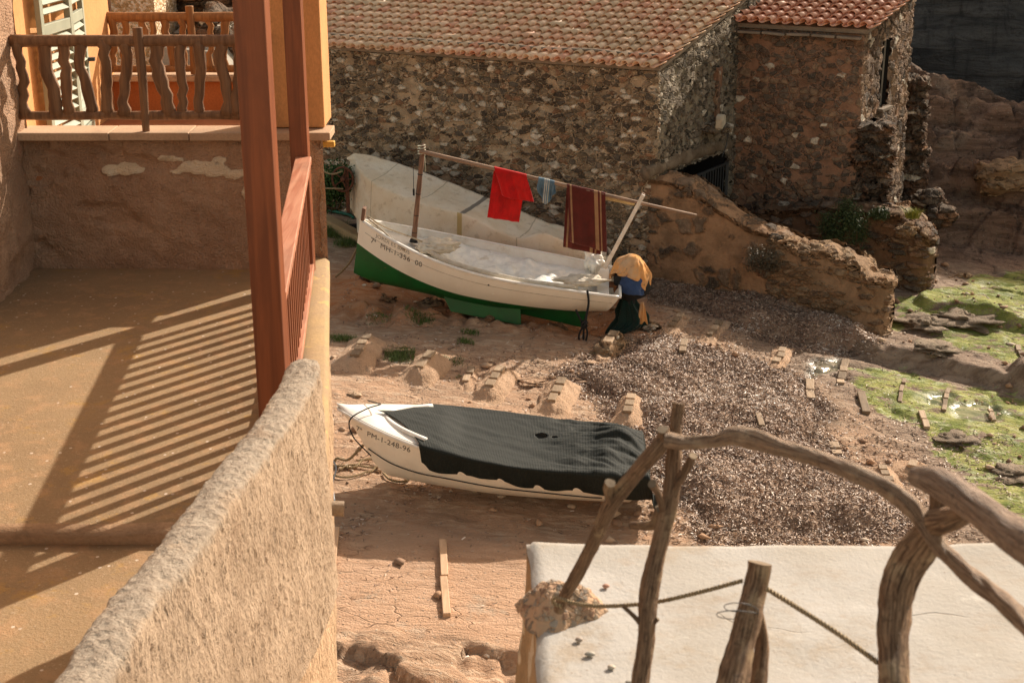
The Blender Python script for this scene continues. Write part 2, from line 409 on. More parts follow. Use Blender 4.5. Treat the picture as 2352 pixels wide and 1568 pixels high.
mm = n.ss(n.math('ADD', n.math('MULTIPLY', mo, .75), n.math('MULTIPLY', n.math('SUBTRACT', n.math('ADD', n.math('MULTIPLY', nb, .45), n.math('MULTIPLY', n.noise(1.7, 7, .72, n.map((1, 1.8, 1), rot=(0, 0, R(24)), loc=(3, 1, 0))), .55)), .50), 6)), .30, .62); mm = n.math('MULTIPLY', mm, n.ss(mo, .02, .25))
c = n.mix(mm, c, mossc)
c = n.mix(n.math('MULTIPLY', sw, .8), c, (.11, .075, .052))
c = n.mix(po, c, n.mix(.6, c, (.16, .18, .13)))
# pebbles and shell grit
vv = n.voro(17, 'F1'); rc = n.N.new('ShaderNodeSeparateColor'); n.L.new(vv.outputs['Color'], rc.inputs[0])
peb = n.math('MULTIPLY', n.ss(vv.outputs['Distance'], .30, .20), n.ss(rc.outputs[0], .82, .86))
c = n.mix(n.math('MULTIPLY', peb, .7), c, n.mix(rc.outputs[1], (.55, .46, .36), (.13, .085, .055)))
c = n.mix(n.ss(nc, .35, .25, 0, .6), c, n.mix(.5, c, (.06, .035, .02))); c = n.mix(n.ss(nd, .62, .74, 0, .5), c, (.66, .58, .47))
cr = n.voro(1.1, 'DISTANCE_TO_EDGE', n.warp(n.map((1, 1.9, 1), rot=(0, 0, R(24))), .6, 1.5))
crk = n.math('MULTIPLY', n.ss(cr.outputs['Distance'], .0, .018, 1, 0), n.ss(n.noise(.7, 3, .5, n.map(loc=(2, 8, 1))), .55, .62))
c = n.mix(n.math('MULTIPLY', crk, n.ss(na, .54, .66, 0, .7)), c, (.10, .06, .035))
hh = n.math('ADD', n.math('MULTIPLY', nb, .9), n.math('MULTIPLY', nc, .45)); hh = n.math('ADD', hh, n.math('MULTIPLY', peb, .25))
hh = n.math('SUBTRACT', hh, n.math('MULTIPLY', crk, .35)); hh = n.math('ADD', hh, n.math('MULTIPLY', slp, n.math('ADD', n.math('MULTIPLY', st_, 3.0), n.math('MULTIPLY', n.noise(5, 6, .7), 1.6))))
hh = n.math('MULTIPLY', hh, n.math('SUBTRACT', 1, n.math('MULTIPLY', po, .95)))
n.bump(hh, .085, 1)
n.fin(c, .9, .25)
rg = n.mix(po, (.92,)*3, (.07,)*3); n.L.new(n.mix(n.math('MULTIPLY', mm, n.ss(n.noise(3.2, 4, .6), .50, .66)), rg, (.32,)*3), n.b.inputs['Roughness'])
M_GROUND = n.m
g = obj('ground', np.stack([GX, GY, GZ], -1).reshape(-1, 3), gridf(len(XS), len(YS)), M_GROUND, smooth=True,
        attrs=dict(moss=A_moss, pool=A_pool, rock=A_rock, conc=A_conc, red=A_red, sw=A_sw, slope=A_slope))
props(g, kind='structure')
# sea beyond the rocks, outside the picture to the right
n = NT('sea_water'); n.bump(n.noise(1.2, 5, .6), .05, .6); n.fin((.02, .07, .08), .08, .5)
sx = np.array([20., 60, 700]); sy = np.array([-300., 0, 60, 400])
a_, b_ = np.meshgrid(sx, sy, indexing='ij')
props(obj('sea', np.stack([a_, b_, np.full(a_.shape, -1.75)], -1).reshape(-1, 3), gridf(3, 4), n.m, smooth=False), kind='structure')
# dark cliff behind the cove
n = NT('cliff_rock')
v = n.map((.35, .35, 2.2)); c1 = n.noise(.7, 7, .68, v, dist=.7); c2 = n.noise(5, 6, .7); c3 = n.noise(24, 4, .7)
c = n.mix(n.ss(c1, .35, .62), (.08, .078, .08), (.24, .22, .205)); c = n.mix(n.ss(n.noise(1, 6, .7, n.map((2.2, 2.2, .35)), dist=.4), .5, .68, 0, .7), c, (.05, .05, .052)); c = n.mix(n.ss(c2, .52, .7, 0, .6), c, (.085, .072, .062)); c = n.mix(n.ss(c3, .68, .74, 0, .6), c, (.20, .18, .16))
n.bump(n.math('ADD', c1, n.math('MULTIPLY', c2, .5)), 1.2, 1); M_CLIFF = n.fin(c, .95, .2)
uu = np.linspace(0, 1, 170); ww = np.linspace(0, 1, 90)
A, B = np.meshgrid(uu, ww, indexing='ij')
cx = 10+A*40; top = 13.5+1.6*fbm(A*9, 2.2, 3, 61)-7*sstep(.0, -.05, A)
cy = 51-.30*(cx-14)+1.6*fbm(A*8, B*2, 5, 62)+.5*fbm(A*40, B*12, 4, 64)+B*2.8
cz = -2+B*(top+2)
nb_ = 24
bk = [np.stack([cx[:, -1], cy[:, -1]+2+k*1.2, cz[:, -1]-.02*k*k*.3], -1) for k in range(1, 12)]
pts = np.concatenate([np.stack([cx, cy, cz], -1)]+[b[:, None, :] for b in bk], axis=1)
props(obj('cliff', pts.reshape(-1, 3), gridf(*pts.shape[:2]), M_CLIFF), kind='structure')
# ================================================================ STONE BOATHOUSES
PAL1 = [(.15, .105, .068), (.08, .06, .045), (.30, .21, .13), (.14, .115, .09), (.36, .25, .15), (.20, .155, .115), (.42, .33, .23), (.11, .075, .05), (.33, .18, .10), (.26, .19, .12)]
PAL2 = [(.14, .09, .065), (.21, .15, .11), (.10, .08, .065), (.33, .22, .14), (.16, .12, .09), (.28, .16, .095)]
M_RUB1 = m_rubble('rubble_tan', (.62, .465, .31), PAL1, 5.0, 1.75, .64, (.50, .36, .23), .09, .15, .12)
M_RUB1G = m_rubble('rubble_grey', (.34, .275, .20), [(.17, .135, .10), (.09, .078, .06), (.28, .23, .17), (.21, .17, .13), (.36, .30, .23)], 6.4, 1.2, .58, (.30, .25, .18), .11, .10, .12)
M_RUB2 = m_rubble('rubble_red', (.36, .215, .14), PAL2, 5.0, 1.5, .57, (.33, .18, .11), .06, .03, .13)
M_RUBB = m_rubble('rubble_dark', (.16, .10, .065), [(.16, .12, .09), (.09, .07, .055), (.24, .18, .13), (.30, .16, .09), (.13, .105, .085)], 2.6, 2.2, .72, (.2, .12, .08), .16, .06, .10)
M_RAMP = m_rubble('ramp_render', (.40, .235, .13), [(.10, .075, .055), (.22, .15, .10), (.30, .20, .13)], 2.4, 1.3, .50, (.42, .25, .14), .09, .02, .16)
M_CONGL = m_rubble('conglomerate', (.40, .26, .15), [(.26, .165, .095), (.15, .095, .06), (.34, .24, .15), (.30, .165, .085)], 3.6, 2.6, .50, (.36, .23, .135), .11, .02, .22)
def ribbon(path, z0, z1f, step, holes=(), batter=0.0, jit=.03, seed=1):
    """a wall face along a polyline, counter-clockwise outward normal to the right of travel"""
    P = np.array(path, float); seg = np.linalg.norm(np.diff(P, axis=0), axis=1); cum = np.concatenate([[0], np.cumsum(seg)])
    ss_ = []
    for i, L in enumerate(seg):
        k = max(2, int(L/step)); ss_ += list(cum[i]+np.arange(k)/k*L)
    ss_.append(cum[-1]); ss_ = np.array(ss_)
    X = np.interp(ss_, cum, P[:, 0]); Y = np.interp(ss_, cum, P[:, 1])
    zt = np.array([z1f(s) for s in ss_]); nz = max(3, int((zt.max()-z0)/step))
    t = np.linspace(0, 1, nz)
    Z = z0+np.outer(zt-z0, t)
    tx = np.gradient(X); ty = np.gradient(Y); l = np.hypot(tx, ty); nx = ty/l; ny = -tx/l
    off = (1-t)[None, :]*batter + jit*fbm(ss_[:, None]*1.3, Z*1.3, 4, seed)
    VX = X[:, None]+nx[:, None]*off; VY = Y[:, None]+ny[:, None]*off
    F = gridf(len(ss_), nz)
    if holes:
        sc_ = ss_[F[:, 0]//nz]; zc = Z.reshape(-1)[F[:, 0]]
        keep = np.ones(len(F), bool)
        for (a, b, c, d) in holes: keep &= ~((sc_ > a) & (sc_ < b) & (zc > c) & (zc < d))
        F = F[keep]
    return np.stack([VX, VY, Z], -1).reshape(-1, 3), F
def P2(base, s, v): return base+U*s+V*v
def tiles(name, mat, parent, E0, along, rise_dir, slope, width, depth, pitch, course, seed=0, over=.22, missing=0.0):
    """barrel tile roof. E0 = eave start, tiles spread over 'along', rows climb in rise_dir"""
    r0 = np.random.default_rng(seed)
    al = np.array([along[0], along[1], 0.]); rd = np.array([rise_dir[0], rise_dir[1], slope]); rd /= np.linalg.norm(rd)
    nn = np.cross(al, rd); nn *= np.sign(nn[2])
    nc_ = int(width/pitch); nr = int(depth/course)
    ph = np.linspace(0, np.pi, 9); Vv = []; F = []; T = []; k = 0
    Lt = course*1.28
    for i in range(nc_+1):
        colj = r0.normal(0, .006)
        for j in range(nr):
            for kind in (0, 1):
                tr = r0.random(); jx = r0.normal(0, .006)+colj; jr = r0.normal(0, .028); jl = r0.normal(0, .008)
                w0 = j*course-over+jl; w1 = w0+Lt
                cx_ = (i+(.5 if kind else 0))*pitch+jx
                rad0, rad1 = (pitch*.36, pitch*.29) if kind == 0 else (pitch*.30, pitch*.36)
                base = np.array(E0)+al*cx_
                rows = []
                for (w, rad, lift) in ((w0, rad0, .078), (w1, rad1, .010)):
                    for th in (rad, rad-.014):
                        if kind == 0:
                            a = np.outer(np.cos(ph)*th, al)+np.outer(np.sin(ph)*th*1.18+lift+.02, nn)
                        else:
                            a = np.outer(np.cos(ph)*th, al)+np.outer(-np.sin(ph)*th*.75+lift+.035, nn)
                        rows.append(base+rd*w+al*jr*(w-w0)+a)
                a = np.concatenate(rows); n9 = 9
                for q in range(8):
                    F.append((k+q, k+q+1, k+18+q+1, k+18+q))          # outer
                    F.append((k+9+q, k+27+q, k+27+q+1, k+9+q+1))      # inner
                    F.append((k+q, k+9+q, k+9+q+1, k+q+1))            # front lip
                F.append((k, k+18, k+27, k+9)); F.append((k+8, k+17, k+35, k+26))
                Vv.append(a); T.append(np.full(36, tr)); k += 36
    return obj(name, np.concatenate(Vv), np.array(F), mat, parent, True, attrs={'tr': np.concatenate(T)})
def m_tile(name, pal, dirt):
    n = NT(name); t = n.attr('tr')
    c = n.ramp(t, [(i/len(pal), q) for i, q in enumerate(pal)], 'CONSTANT')
    a = n.noise(7, 5, .65); b = n.noise(45, 4, .65); d = n.noise(.8, 4, .6)
    c = n.mix(n.ss(a, .50, .68, 0, .5), c, dirt); c = n.mix(n.ss(d, .46, .62, 0, .25), c, [q*.8 for q in dirt]); c = n.mix(n.ss(b, .62, .74, 0, .35), c, (.16, .12, .09))
    n.bump(n.math('ADD', a, b), .004, 1); c = n.mix(1, c, (1, .90, .76), 'MULTIPLY'); return n.fin(c, .46, .7)
M_TILE1 = m_tile('old_clay_tile', [(.86, .60, .45), (.82, .50, .36), (.87, .68, .53), (.72, .38, .27), (.82, .60, .45), (.88, .66, .51), (.68, .53, .39), (.85, .56, .42), (.77, .56, .41)], (.60, .45, .31))
M_TILE2 = m_tile('red_clay_tile', [(.72, .36, .26), (.78, .41, .29), (.66, .31, .22), (.80, .48, .36), (.74, .38, .27)], (.56, .30, .20))
M_MORTAR = m_plaster('grey_mortar', (.30, .24, .18), (.22, .175, .13), None, 8, 50, 0, .01)
M_DARK = m_flat('dark_inside', (.012, .010, .009), rough=.95)  # near-black colour stands in for the unlit inside of openings
M_LINTEL = m_wood('weathered_lintel', (.25, .19, .135), (.085, .058, .038), 1, .9, 1, 14, .03)
M_IRON = m_flat('black_iron', (.055, .06, .065), rough=.45, metal=.3)

# ---- first boathouse
h1 = empty('stone_boathouse', (H1C[0], H1C[1], 0), 'long rubble stone boathouse with pale clay tile roof behind the boats', 'house')
Wd, Dp, EZ = 9.6, 5.1, 4.48; SL = .265
WG = np.array([.56, .83]); WG /= np.linalg.norm(WG); V_keep = V
P2 = lambda base, s, v: base+U*s+WG*v
a0 = P2(H1C, -Wd, 0); a1 = P2(H1C, 0, 0); a2 = P2(H1C, 0, Dp); a3 = P2(H1C, -Wd, Dp)
gd = (.72, 3.25, -1, 2.25)     # doorway in the gable side
v, f = ribbon([a0, a1, a2], -.6, lambda s: EZ if s < Wd else EZ+SL*(s-Wd), .034, holes=[(gd[0]+Wd, gd[1]+Wd, gd[2], gd[3])], jit=.06, seed=5, batter=.08)
cc = v[f[:, 0]]; sd_ = (cc[:, :2]-H1C)@U
obj('wall', v, f, M_RUB1, h1, world=True, mats=[M_RUB1, M_RUB1G], midx=(((cc[:, :2]-H1C)@V > .03)).astype(int))
v, f = ribbon([a2, a3, a0], -.6, lambda s: EZ if s > Wd else EZ+SL*Dp, .5, jit=.0)
obj('rear_wall', v, f, M_RUB1, h1, world=True)
eave = np.array([*P2(H1C, -Wd-.3, -.06), EZ+.10])
tiles('roof', M_TILE1, h1, eave-np.array([*(h1.location[:2]), 0]), U, WG, SL, Wd+.42, Dp, .245, .345, 3, .20)
mb = MB()
q0 = P2(H1C, -Wd-.3, -.05); q1 = P2(H1C, .05, -.05); q2 = P2(H1C, .05, Dp); q3 = P2(H1C, -Wd-.3, Dp)
zz = EZ+.02; zr = zz+SL*(Dp+.05)
mb.add([[*q0, zz], [*q1, zz], [*q2, zr], [*q3, zr], [*q0, zz+.07], [*q1, zz+.07], [*q2, zr+.07], [*q3, zr+.07]], [(0, 3, 2, 1), (4, 5, 6, 7), (0, 1, 5, 4), (1, 2, 6, 5), (2, 3, 7, 6), (3, 0, 4, 7)])
obj('roof_deck', mb.v[0], mb.f, M_MORTAR, h1, False, world=True)
# mortar fillet that runs over the eave row, and along the rake
pth = [np.array([*P2(H1C, s, .22), EZ+.10+.22*SL+.15+.012*math.sin(s*3)]) for s in np.linspace(-Wd-.2, -.12, 60)]
v, f = tubegeo(pth, .03+.008*fbm(np.arange(60)*.4, 0, 2, 5), 6, 1.3)
obj('mortar_fillet', v, f, M_MORTAR, h1, world=True)
pth = [np.array([*P2(H1C, .09, s), EZ+.17+s*SL]) for s in np.linspace(-.1, Dp, 50)]

# doorway: reveal, lintel
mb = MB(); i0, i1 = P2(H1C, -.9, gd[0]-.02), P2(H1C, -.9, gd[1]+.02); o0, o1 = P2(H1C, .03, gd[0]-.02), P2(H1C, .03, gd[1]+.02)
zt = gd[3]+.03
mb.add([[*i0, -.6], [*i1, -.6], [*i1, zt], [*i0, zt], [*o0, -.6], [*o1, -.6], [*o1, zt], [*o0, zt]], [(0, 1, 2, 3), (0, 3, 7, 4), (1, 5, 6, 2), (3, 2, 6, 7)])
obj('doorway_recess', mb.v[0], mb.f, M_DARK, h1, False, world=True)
lk = np.linspace(-.35, 3.5, 90)
lp = [np.array([*P2(H1C, -.03+.03*math.sin(s*2), s), 2.42+.07*math.sin(s*1.1)+.03*float(fbm(s*2, 3, 3, 8))]) for s in lk]
v, f = tubegeo(lp, .155+.05*fbm(lk*1.2, 1, 4, 8)+.03*fbm(lk*6, 4, 3, 9), 16, .8); v = v+.035*np.stack([fbm(v[:, 1]*7, v[:, 2]*9, 3, 81), fbm(v[:, 0]*7, v[:, 2]*9, 3, 82), fbm(v[:, 1]*6, v[:, 0]*6, 3, 83)], 1); obj('lintel', v, f, m_plaster('worn_lintel', (.26, .20, .14), (.16, .115, .075), (.10, .07, .05), 7, 40, .06, .02, .95), h1, world=True)
# window niche with stone ledge
v, f = blob((*P2(H1C, .20, 2.4), 2.98), (.36, .45, .12), 3, 12, .25); obj('stone_ledge', v, f, M_RUB1G, h1, world=True)
mb = MB(); c0 = P2(H1C, .10, 3.75)
niche = MB(); niche.beam([*P2(H1C, -.02, 2.75), 3.05], [*P2(H1C, -.02, 2.75), 4.25], .40, .22, up=(U[0], U[1], 0))
obj('blocked_window', niche.v[0], niche.f, M_RUB2, h1, False, world=True, bevel=.03)
# meter box with cable
mbx = MB(); prof = [(-.13, 0), (-.13, .20), (-.09, .27), (0, .30), (.09, .27), (.13, .20), (.13, 0)]
c0 = P2(H1C, .34, 2.1)
vv = [[*(c0+V*p[0]+U*.0), 3.02+p[1]] for p in prof]+[[*(c0+V*p[0]+U*.16), 3.02+p[1]] for p in prof]
ff = [tuple(range(7)), tuple(range(13, 6, -1))]+[(i, i+7, (i+1) % 7+7, (i+1) % 7) for i in range(7)]
lb = obj('wall_lamp_box', vv, ff, m_flat('pale_box', (.55, .48, .36), rough=.6), h1, False, world=True, bevel=.01)
pth = smoothpath([[*(c0+V*.16+U*.1), 3.1], [*(c0+V*.45+U*.12), 3.0], [*(c0+V*.5+U*.1), 2.6], [*(c0+V*.35+U*.05), 2.3]], 6)
v, f = tubegeo(pth, .012, 6); obj('cable', v, f, M_IRON, h1, world=True)
# gate
gt = empty('metal_gate', (*P2(H1C, .10, 2.0), .1), 'black barred metal gate in the doorway of the long boathouse', 'gate')
mb = MB(); g0_, g1_ = .78, 3.2; zb, ztp = .0, 2.02
for zz_, hh_ in ((ztp, .05), (zb+.1, .05)): mb.beam([*P2(H1C, .14, g0_), zz_], [*P2(H1C, .14, g1_), zz_], .04, hh_)
for s in (g0_, 1.97, 2.03, g1_): mb.beam([*P2(H1C, .14, s), zb], [*P2(H1C, .14, s), ztp], .045, .045)
obj('gate_frame', np.concatenate(mb.v), mb.f, M_IRON, gt, False, world=True)
mb = MB()
for s in np.arange(g0_+.13, g1_, .13): mb.beam([*P2(H1C, .14, s), zb+.1], [*P2(H1C, .14, s), ztp], .022, .022)
obj('gate_bars', np.concatenate(mb.v), mb.f, M_IRON, gt, False, world=True)
mb = MB(); mb.box((*P2(H1C, .18, 2.0), 1.15), (.06, .08, .14)); obj('lock', mb.v[0], mb.f, M_IRON, gt, False, world=True)

# ---- second boathouse
H2C = np.array([7.63, 31.25]); W2 = 3.3; D2 = 3.1; E2 = 4.98; SL2 = .20
h2 = empty('stone_house', (H2C[0], H2C[1], 0), 'tall reddish stone house with new red clay tiles, right of the long boathouse', 'house')
b0, b1, b2, b3 = P2(H2C, -W2, 0), P2(H2C, 0, 0), P2(H2C, 0, D2), P2(H2C, -W2, D2)
v, f = ribbon([b0, b1, b2], -.8, lambda s: E2 if s < W2 else E2+SL2*(s-W2), .037, holes=[(1.12+W2, 1.62+W2, 3.2, 4.7)], jit=.07, seed=16, batter=.16)
M_RUBS = m_rubble('rubble_side', (.34, .24, .17), PAL2, 4.6, .9, .6, (.33, .21, .13), .12, .08, .12)
cc = v[f[:, 0]]; obj('wall', v, f, M_RUB2, h2, world=True, mats=[M_RUB2, M_RUBS], midx=((cc[:, :2]-H2C)@V > .05).astype(int))
v, f = ribbon([b2, b3, b0], -.8, lambda s: E2, .5, jit=0); obj('rear_wall', v, f, M_RUB2, h2, world=True)
ev = np.array([*P2(H2C, -W2-.05, -.08), E2+.14])
tiles('roof', M_TILE2, h2, ev-np.array([*H2C, 0]), U, WG, SL2, W2+.22, D2, .262, .36, 9, .16)
mb = MB(); q0 = P2(H2C, -W2, -.06); q1 = P2(H2C, .10, -.06); q2 = P2(H2C, .10, D2); q3 = P2(H2C, -W2, D2); zz = E2+.02; zr = zz+SL2*D2
mb.add([[*q0, zz], [*q1, zz], [*q2, zr], [*q3, zr], [*q0, zz+.09], [*q1, zz+.09], [*q2, zr+.09], [*q3, zr+.09]], [(0, 3, 2, 1), (4, 5, 6, 7), (0, 1, 5, 4), (1, 2, 6, 5), (2, 3, 7, 6), (3, 0, 4, 7)])
obj('roof_deck', mb.v[0], mb.f, M_MORTAR, h2, False, world=True)
mb = MB()
for i in range(6):
    s0 = -W2+i*.55; mb.beam([*P2(H2C, s0+.02, -.13), E2-.05-.01*(i % 2)], [*P2(H2C, s0+.53, -.13), E2-.05-.012*(i % 3)], .22, .055)
obj('cornice_slabs', np.concatenate(mb.v), mb.f, M_MORTAR, h2, False, world=True, bevel=.01)
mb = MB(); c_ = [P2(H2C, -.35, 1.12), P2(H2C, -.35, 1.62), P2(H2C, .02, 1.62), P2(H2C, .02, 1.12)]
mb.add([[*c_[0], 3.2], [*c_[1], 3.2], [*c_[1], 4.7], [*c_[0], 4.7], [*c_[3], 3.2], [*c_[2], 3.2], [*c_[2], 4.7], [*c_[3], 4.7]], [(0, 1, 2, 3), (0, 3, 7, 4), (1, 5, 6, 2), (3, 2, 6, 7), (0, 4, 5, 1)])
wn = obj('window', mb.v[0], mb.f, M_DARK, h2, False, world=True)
mb = MB()
for s in (1.15, 1.37, 1.6): mb.beam([*P2(H2C, -.08, s), 3.2], [*P2(H2C, -.08, s), 4.7], .04, .05)
obj('window_frame', np.concatenate(mb.v), mb.f, m_wood('grey_timber', (.30, .27, .22), (.18, .15, .12)), wn, False, world=True)
mb = MB(); mb.beam([*P2(H2C, .08, 1.05), 3.18], [*P2(H2C, .08, 1.7), 3.18], .22, .06); obj('window_sill', mb.v[0], mb.f, M_MORTAR, wn, False, world=True)

P2 = lambda base, s, v: base+U*s+V*v
# ---- thick walls
def thick(name, label, p0, p1, prof, zb, th, mat, step=.04, seed=1, taper=.25, cat='wall', rnd=.12, kind=None):
    p0 = np.array(p0[:2], float); p1 = np.array(p1[:2], float); L = np.linalg.norm(p1-p0); d = (p1-p0)/L; nrm = np.array([d[1], -d[0]])
    S = np.linspace(0, L, int(L/step)); ps = np.array(prof)
    zt = np.interp(S, ps[:, 0], ps[:, 1])+.035*fbm(S*3, 0, 3, seed)
    nf = int((zt.max()-zb)/step); nt = int(th/step)
    k = nf+nt+10; rows = []
    for i, s in enumerate(S):
        e = min(s, L-s); q = min(1, e/.30); sh = math.sqrt(max(1-(1-q)**2, .0))
        h = zt[i]-(1-sh)*.10; u = np.concatenate([np.linspace(0, 1, nf, endpoint=False), np.ones(nt), np.linspace(1, 0, 10)])
        o = np.concatenate([np.full(nf, .5), np.linspace(.5, -.5, nt), np.full(10, -.5)])*sh
        z = zb+(h-zb)*u
        o = o*(1+taper*(1-u)); r_ = np.abs(np.concatenate([np.zeros(nf), np.linspace(-1, 1, nt), np.zeros(10)]))
        edge = rnd*r_**4; z = z-edge
        jit = .06*fbm(s*1.2+np.sign(o)*7, z*1.2, 4, seed+3)+.05*fbm(s*.5, z*.5+np.sign(o)*3, 2, seed+4)
        xy = p0+d*s+np.outer(o*th+np.sign(o)*jit*sh, nrm)
        rows.append(np.column_stack([xy, z+.04*fbm(s*2.5, o*th*2.5+3, 3, seed+6)*(u > .98)*sh]))
    o = obj(name, np.concatenate(rows), gridf(len(S), k), mat); o.modifiers.new('weld', 'WELD').merge_threshold = .004
    if kind: return props(o, kind=kind)
    return props(o, label, cat)
ra, rb = (2.72, 29.3), (7.35, 26.9)
tp = [(1500, 395), (1516, 389), (1576, 409), (1629, 447), (1693, 487), (1746, 510), (1790, 528), (1812, 556), (1838, 572), (1895, 572), (1939, 596), (1975, 610), (1996, 640)]
nd_ = np.array([rb[0]-ra[0], rb[1]-ra[1]]); nL = np.linalg.norm(nd_); nd_ /= nL
pr = []
for px, py in tp:
    p = PV(px, py, ra, rb); pr.append(((p[:2]-np.array(ra))@nd_, p[2]-(.15 if px < 1800 else -.02)))
pr = sorted(pr); pr[0] = (0, pr[0][1])
off = np.array([-nd_[1], nd_[0]])*.42
sp = 2.75
def cut(prof, a, b): 
    s_ = np.array(prof); xs = [a]+[q[0] for q in prof if a < q[0] < b]+[b]
    return [(x-a, float(np.interp(x, s_[:, 0], s_[:, 1]))) for x in xs]
thick('ramp_wall', 'sloping ochre rendered wall running down from the boathouse corner', np.array(ra)+off, np.array(ra)+off+nd_*(sp+.5), cut(pr, 0, sp+.5), -.6, .80, M_RAMP, .036, 3)
thick('rock_wall', 'pitted conglomerate block ending the sloping ochre wall above the seaweed', np.array(ra)+off+nd_*sp*.98, np.array(ra)+off+nd_*(nL+.15), cut(pr, sp*.98, nL+.15), -1.0, .95, M_CONGL, .034, 8, rnd=.16)
ra2, rb2 = (5.4, 31.5), (9.15, 29.75)
n2 = np.array([rb2[0]-ra2[0], rb2[1]-ra2[1]]); L2_ = np.linalg.norm(n2); n2 /= L2_
pr2 = []
for px, py in ((1700, 470), (1800, 478), (1900, 470), (2000, 482), (2070, 492), (2110, 520), (2144, 552)):
    p = PV(px, py, ra2, rb2); pr2.append(((p[:2]-np.array(ra2))@n2, p[2]))
pr2.sort(); off2 = np.array([-n2[1], n2[0]])*.55
thick('retaining_wall', 'dark brown earth and rock wall with shrubs below the tall stone house', np.array(ra2)+off2, np.array(rb2)+off2, pr2, -1.2, 1.1, m_rubble('earth_wall', (.20, .115, .065), PAL2, 3.0, 2.4, .5, (.21, .12, .068), .10, .02, .16), .042, 12, rnd=.2)
# low rock bank between the gate and the second house
thick('rock_bank', 'rounded rendered rock bank beside the black gate', (6.0, 32.6), (7.6, 31.6), [(0, 2.2), (.6, 1.9), (1.2, 1.2), (1.9, .5)], -1., 1.3, M_RUB2, .05, 14, rnd=.35)
# stone buttresses
def buttress(label, px0, px1, pt, Y, wb, seed):
    a = PY(px0, pt, Y); b = PY(px1, pt, Y); c = (a+b)/2; w = (b[0]-a[0])/2
    nz = 120; nph = 90; z0 = -1.0; Zs = np.linspace(z0, c[2], nz); ph = np.arange(nph)*2*np.pi/nph
    rows = []
    for z in Zs:
        t = (z-z0)/(c[2]-z0); k = 1+wb*(1-t)**1.3
        layer = .10*(vnoise(z*4.2+3, seed, 4)-.5)+.07*fbm(z*3, 1, 3, seed)
        ex = 4.0; cc, s_ = np.cos(ph), np.sin(ph); rr = (np.abs(cc)**ex+np.abs(s_)**ex)**(-1/ex)
        f1, f2, cid = worley(ph*w*3.0, z*3.6+cid_off(seed), seed)
        lump = .16*sstep(.0, .28, f2)-.07
        r = rr*(w*k+layer)+lump*.8
        rows.append(np.column_stack([c[0]+cc*r, c[1]+.35+s_*r*.9, np.full(nph, z)+.03*fbm(ph, z, 2, seed)]))
    capc = c+np.array([0, .35, .05])
    V_ = np.concatenate(rows); F = [tuple(q) for q in gridf(nz, nph, True)]
    for j, sc_ in enumerate((.75, .45, .1)):
        r = (rows[-1]-np.array([c[0], c[1]+.35, 0]))*np.array([sc_, sc_, 1])+np.array([c[0], c[1]+.35, .03*(j+1)]); V_ = np.concatenate([V_, r])
    base = (nz-1)*nph
    for j in range(3):
        for q in range(nph):
            F.append((base+j*nph+q, base+j*nph+(q+1) % nph, base+(j+1)*nph+(q+1) % nph, base+(j+1)*nph+q))
    return props(obj('stone_buttress', V_, F, M_RUBB), label, 'buttress', 'dry stone buttresses against the tall house')
def cid_off(s): return s*.37
buttress('shorter dry stone buttress at the corner of the tall stone house', 1976, 2056, 292, 31.1, .40, 21)
buttress('taller dry stone buttress of stacked boulders right of the tall house', 2072, 2135, 186, 34.8, .95, 22)
# loose boulders on the rock slope
for i, (px, py, Y, sx_, lab) in enumerate(((1965, 488, 31.2, .35, 'flat grey boulder on the retaining wall beside the shorter buttress'), (2085, 530, 29.7, .22, 'small pale boulder on top of the retaining wall end'), (2155, 495, 33.2, .40, 'large round boulder at the foot of the taller buttress'), (2135, 460, 33.6, .38, 'squarish boulder stacked near the foot of the taller buttress'), (2215, 655, 31.4, .42, 'pale block lying on the rock slope in the shade'), (2310, 405, 34.6, .75, 'long pale slab of rock at the right edge of the slope'))):
    p = PY(px, py, Y); v, f = blob(p, (sx_*1.1, sx_*.8, sx_*.62), i+30, 16, .3, 1.6)
    props(obj('boulder', v, f, M_CONGL if i in (1, 4, 5) else M_RUBB), lab, 'boulder')
# ================================================================ TERRACE, HOUSE WITH BALCONY, RAILINGS (left)
FZ = 5.84                                           # terrace floor
M_PLO = m_plaster('orange_plaster', (.68, .35, .145), (.60, .30, .12), (.50, .23, .09), 3, 70, 0, .003, .9, stretch=.5)
M_ROUGH = m_plaster('rough_brown_render', (.52, .34, .225), (.41, .26, .17), (.27, .165, .105), 5, 60, .05, .02, .95, patch=(.42, .22, .13), pamt=.70)
_t = M_ROUGH.node_tree; _b = _t.nodes['Principled BSDF']; _l = _b.inputs['Base Color'].links[0].from_socket
_m = _t.nodes.new('ShaderNodeMix'); _m.data_type = 'RGBA'; _a = _t.nodes.new('ShaderNodeAttribute'); _a.attribute_name = 'cream'
_r = _t.nodes.new('ShaderNodeMapRange'); _r.interpolation_type = 'SMOOTHSTEP'; _r.inputs[1].default_value = .42; _r.inputs[2].default_value = .58; _t.links.new(_a.outputs['Fac'], _r.inputs[0]); _t.links.new(_r.outputs[0], _m.inputs[0]); _t.links.new(_l, _m.inputs[6]); _m.inputs[7].default_value = (.74, .62, .46, 1); _t.links.new(_m.outputs[2], _b.inputs['Base Color'])
CREAM = [(-2.86, 6.62, .16, .035), (-3.05, 6.62, .05, .03), (-2.30, 6.62, .24, .05), (-2.05, 6.60, .14, .035), (-2.62, 6.70, .09, .03), (-2.0, 6.42, .05, .07), (-2.2, 6.70, .06, .025)]
M_CAST = m_plaster('rough_cast_render', (.52, .37, .24), (.45, .31, .195), (.28, .20, .13), 14, 55, .04, .012, .95, stretch=.35)
M_FLOOR = NT('terrace_concrete'); n = M_FLOOR
a = n.noise(.9, 5, .6); b = n.noise(7, 6, .65); c1 = n.noise(60, 4, .7); vo = n.voro(26, 'F1')
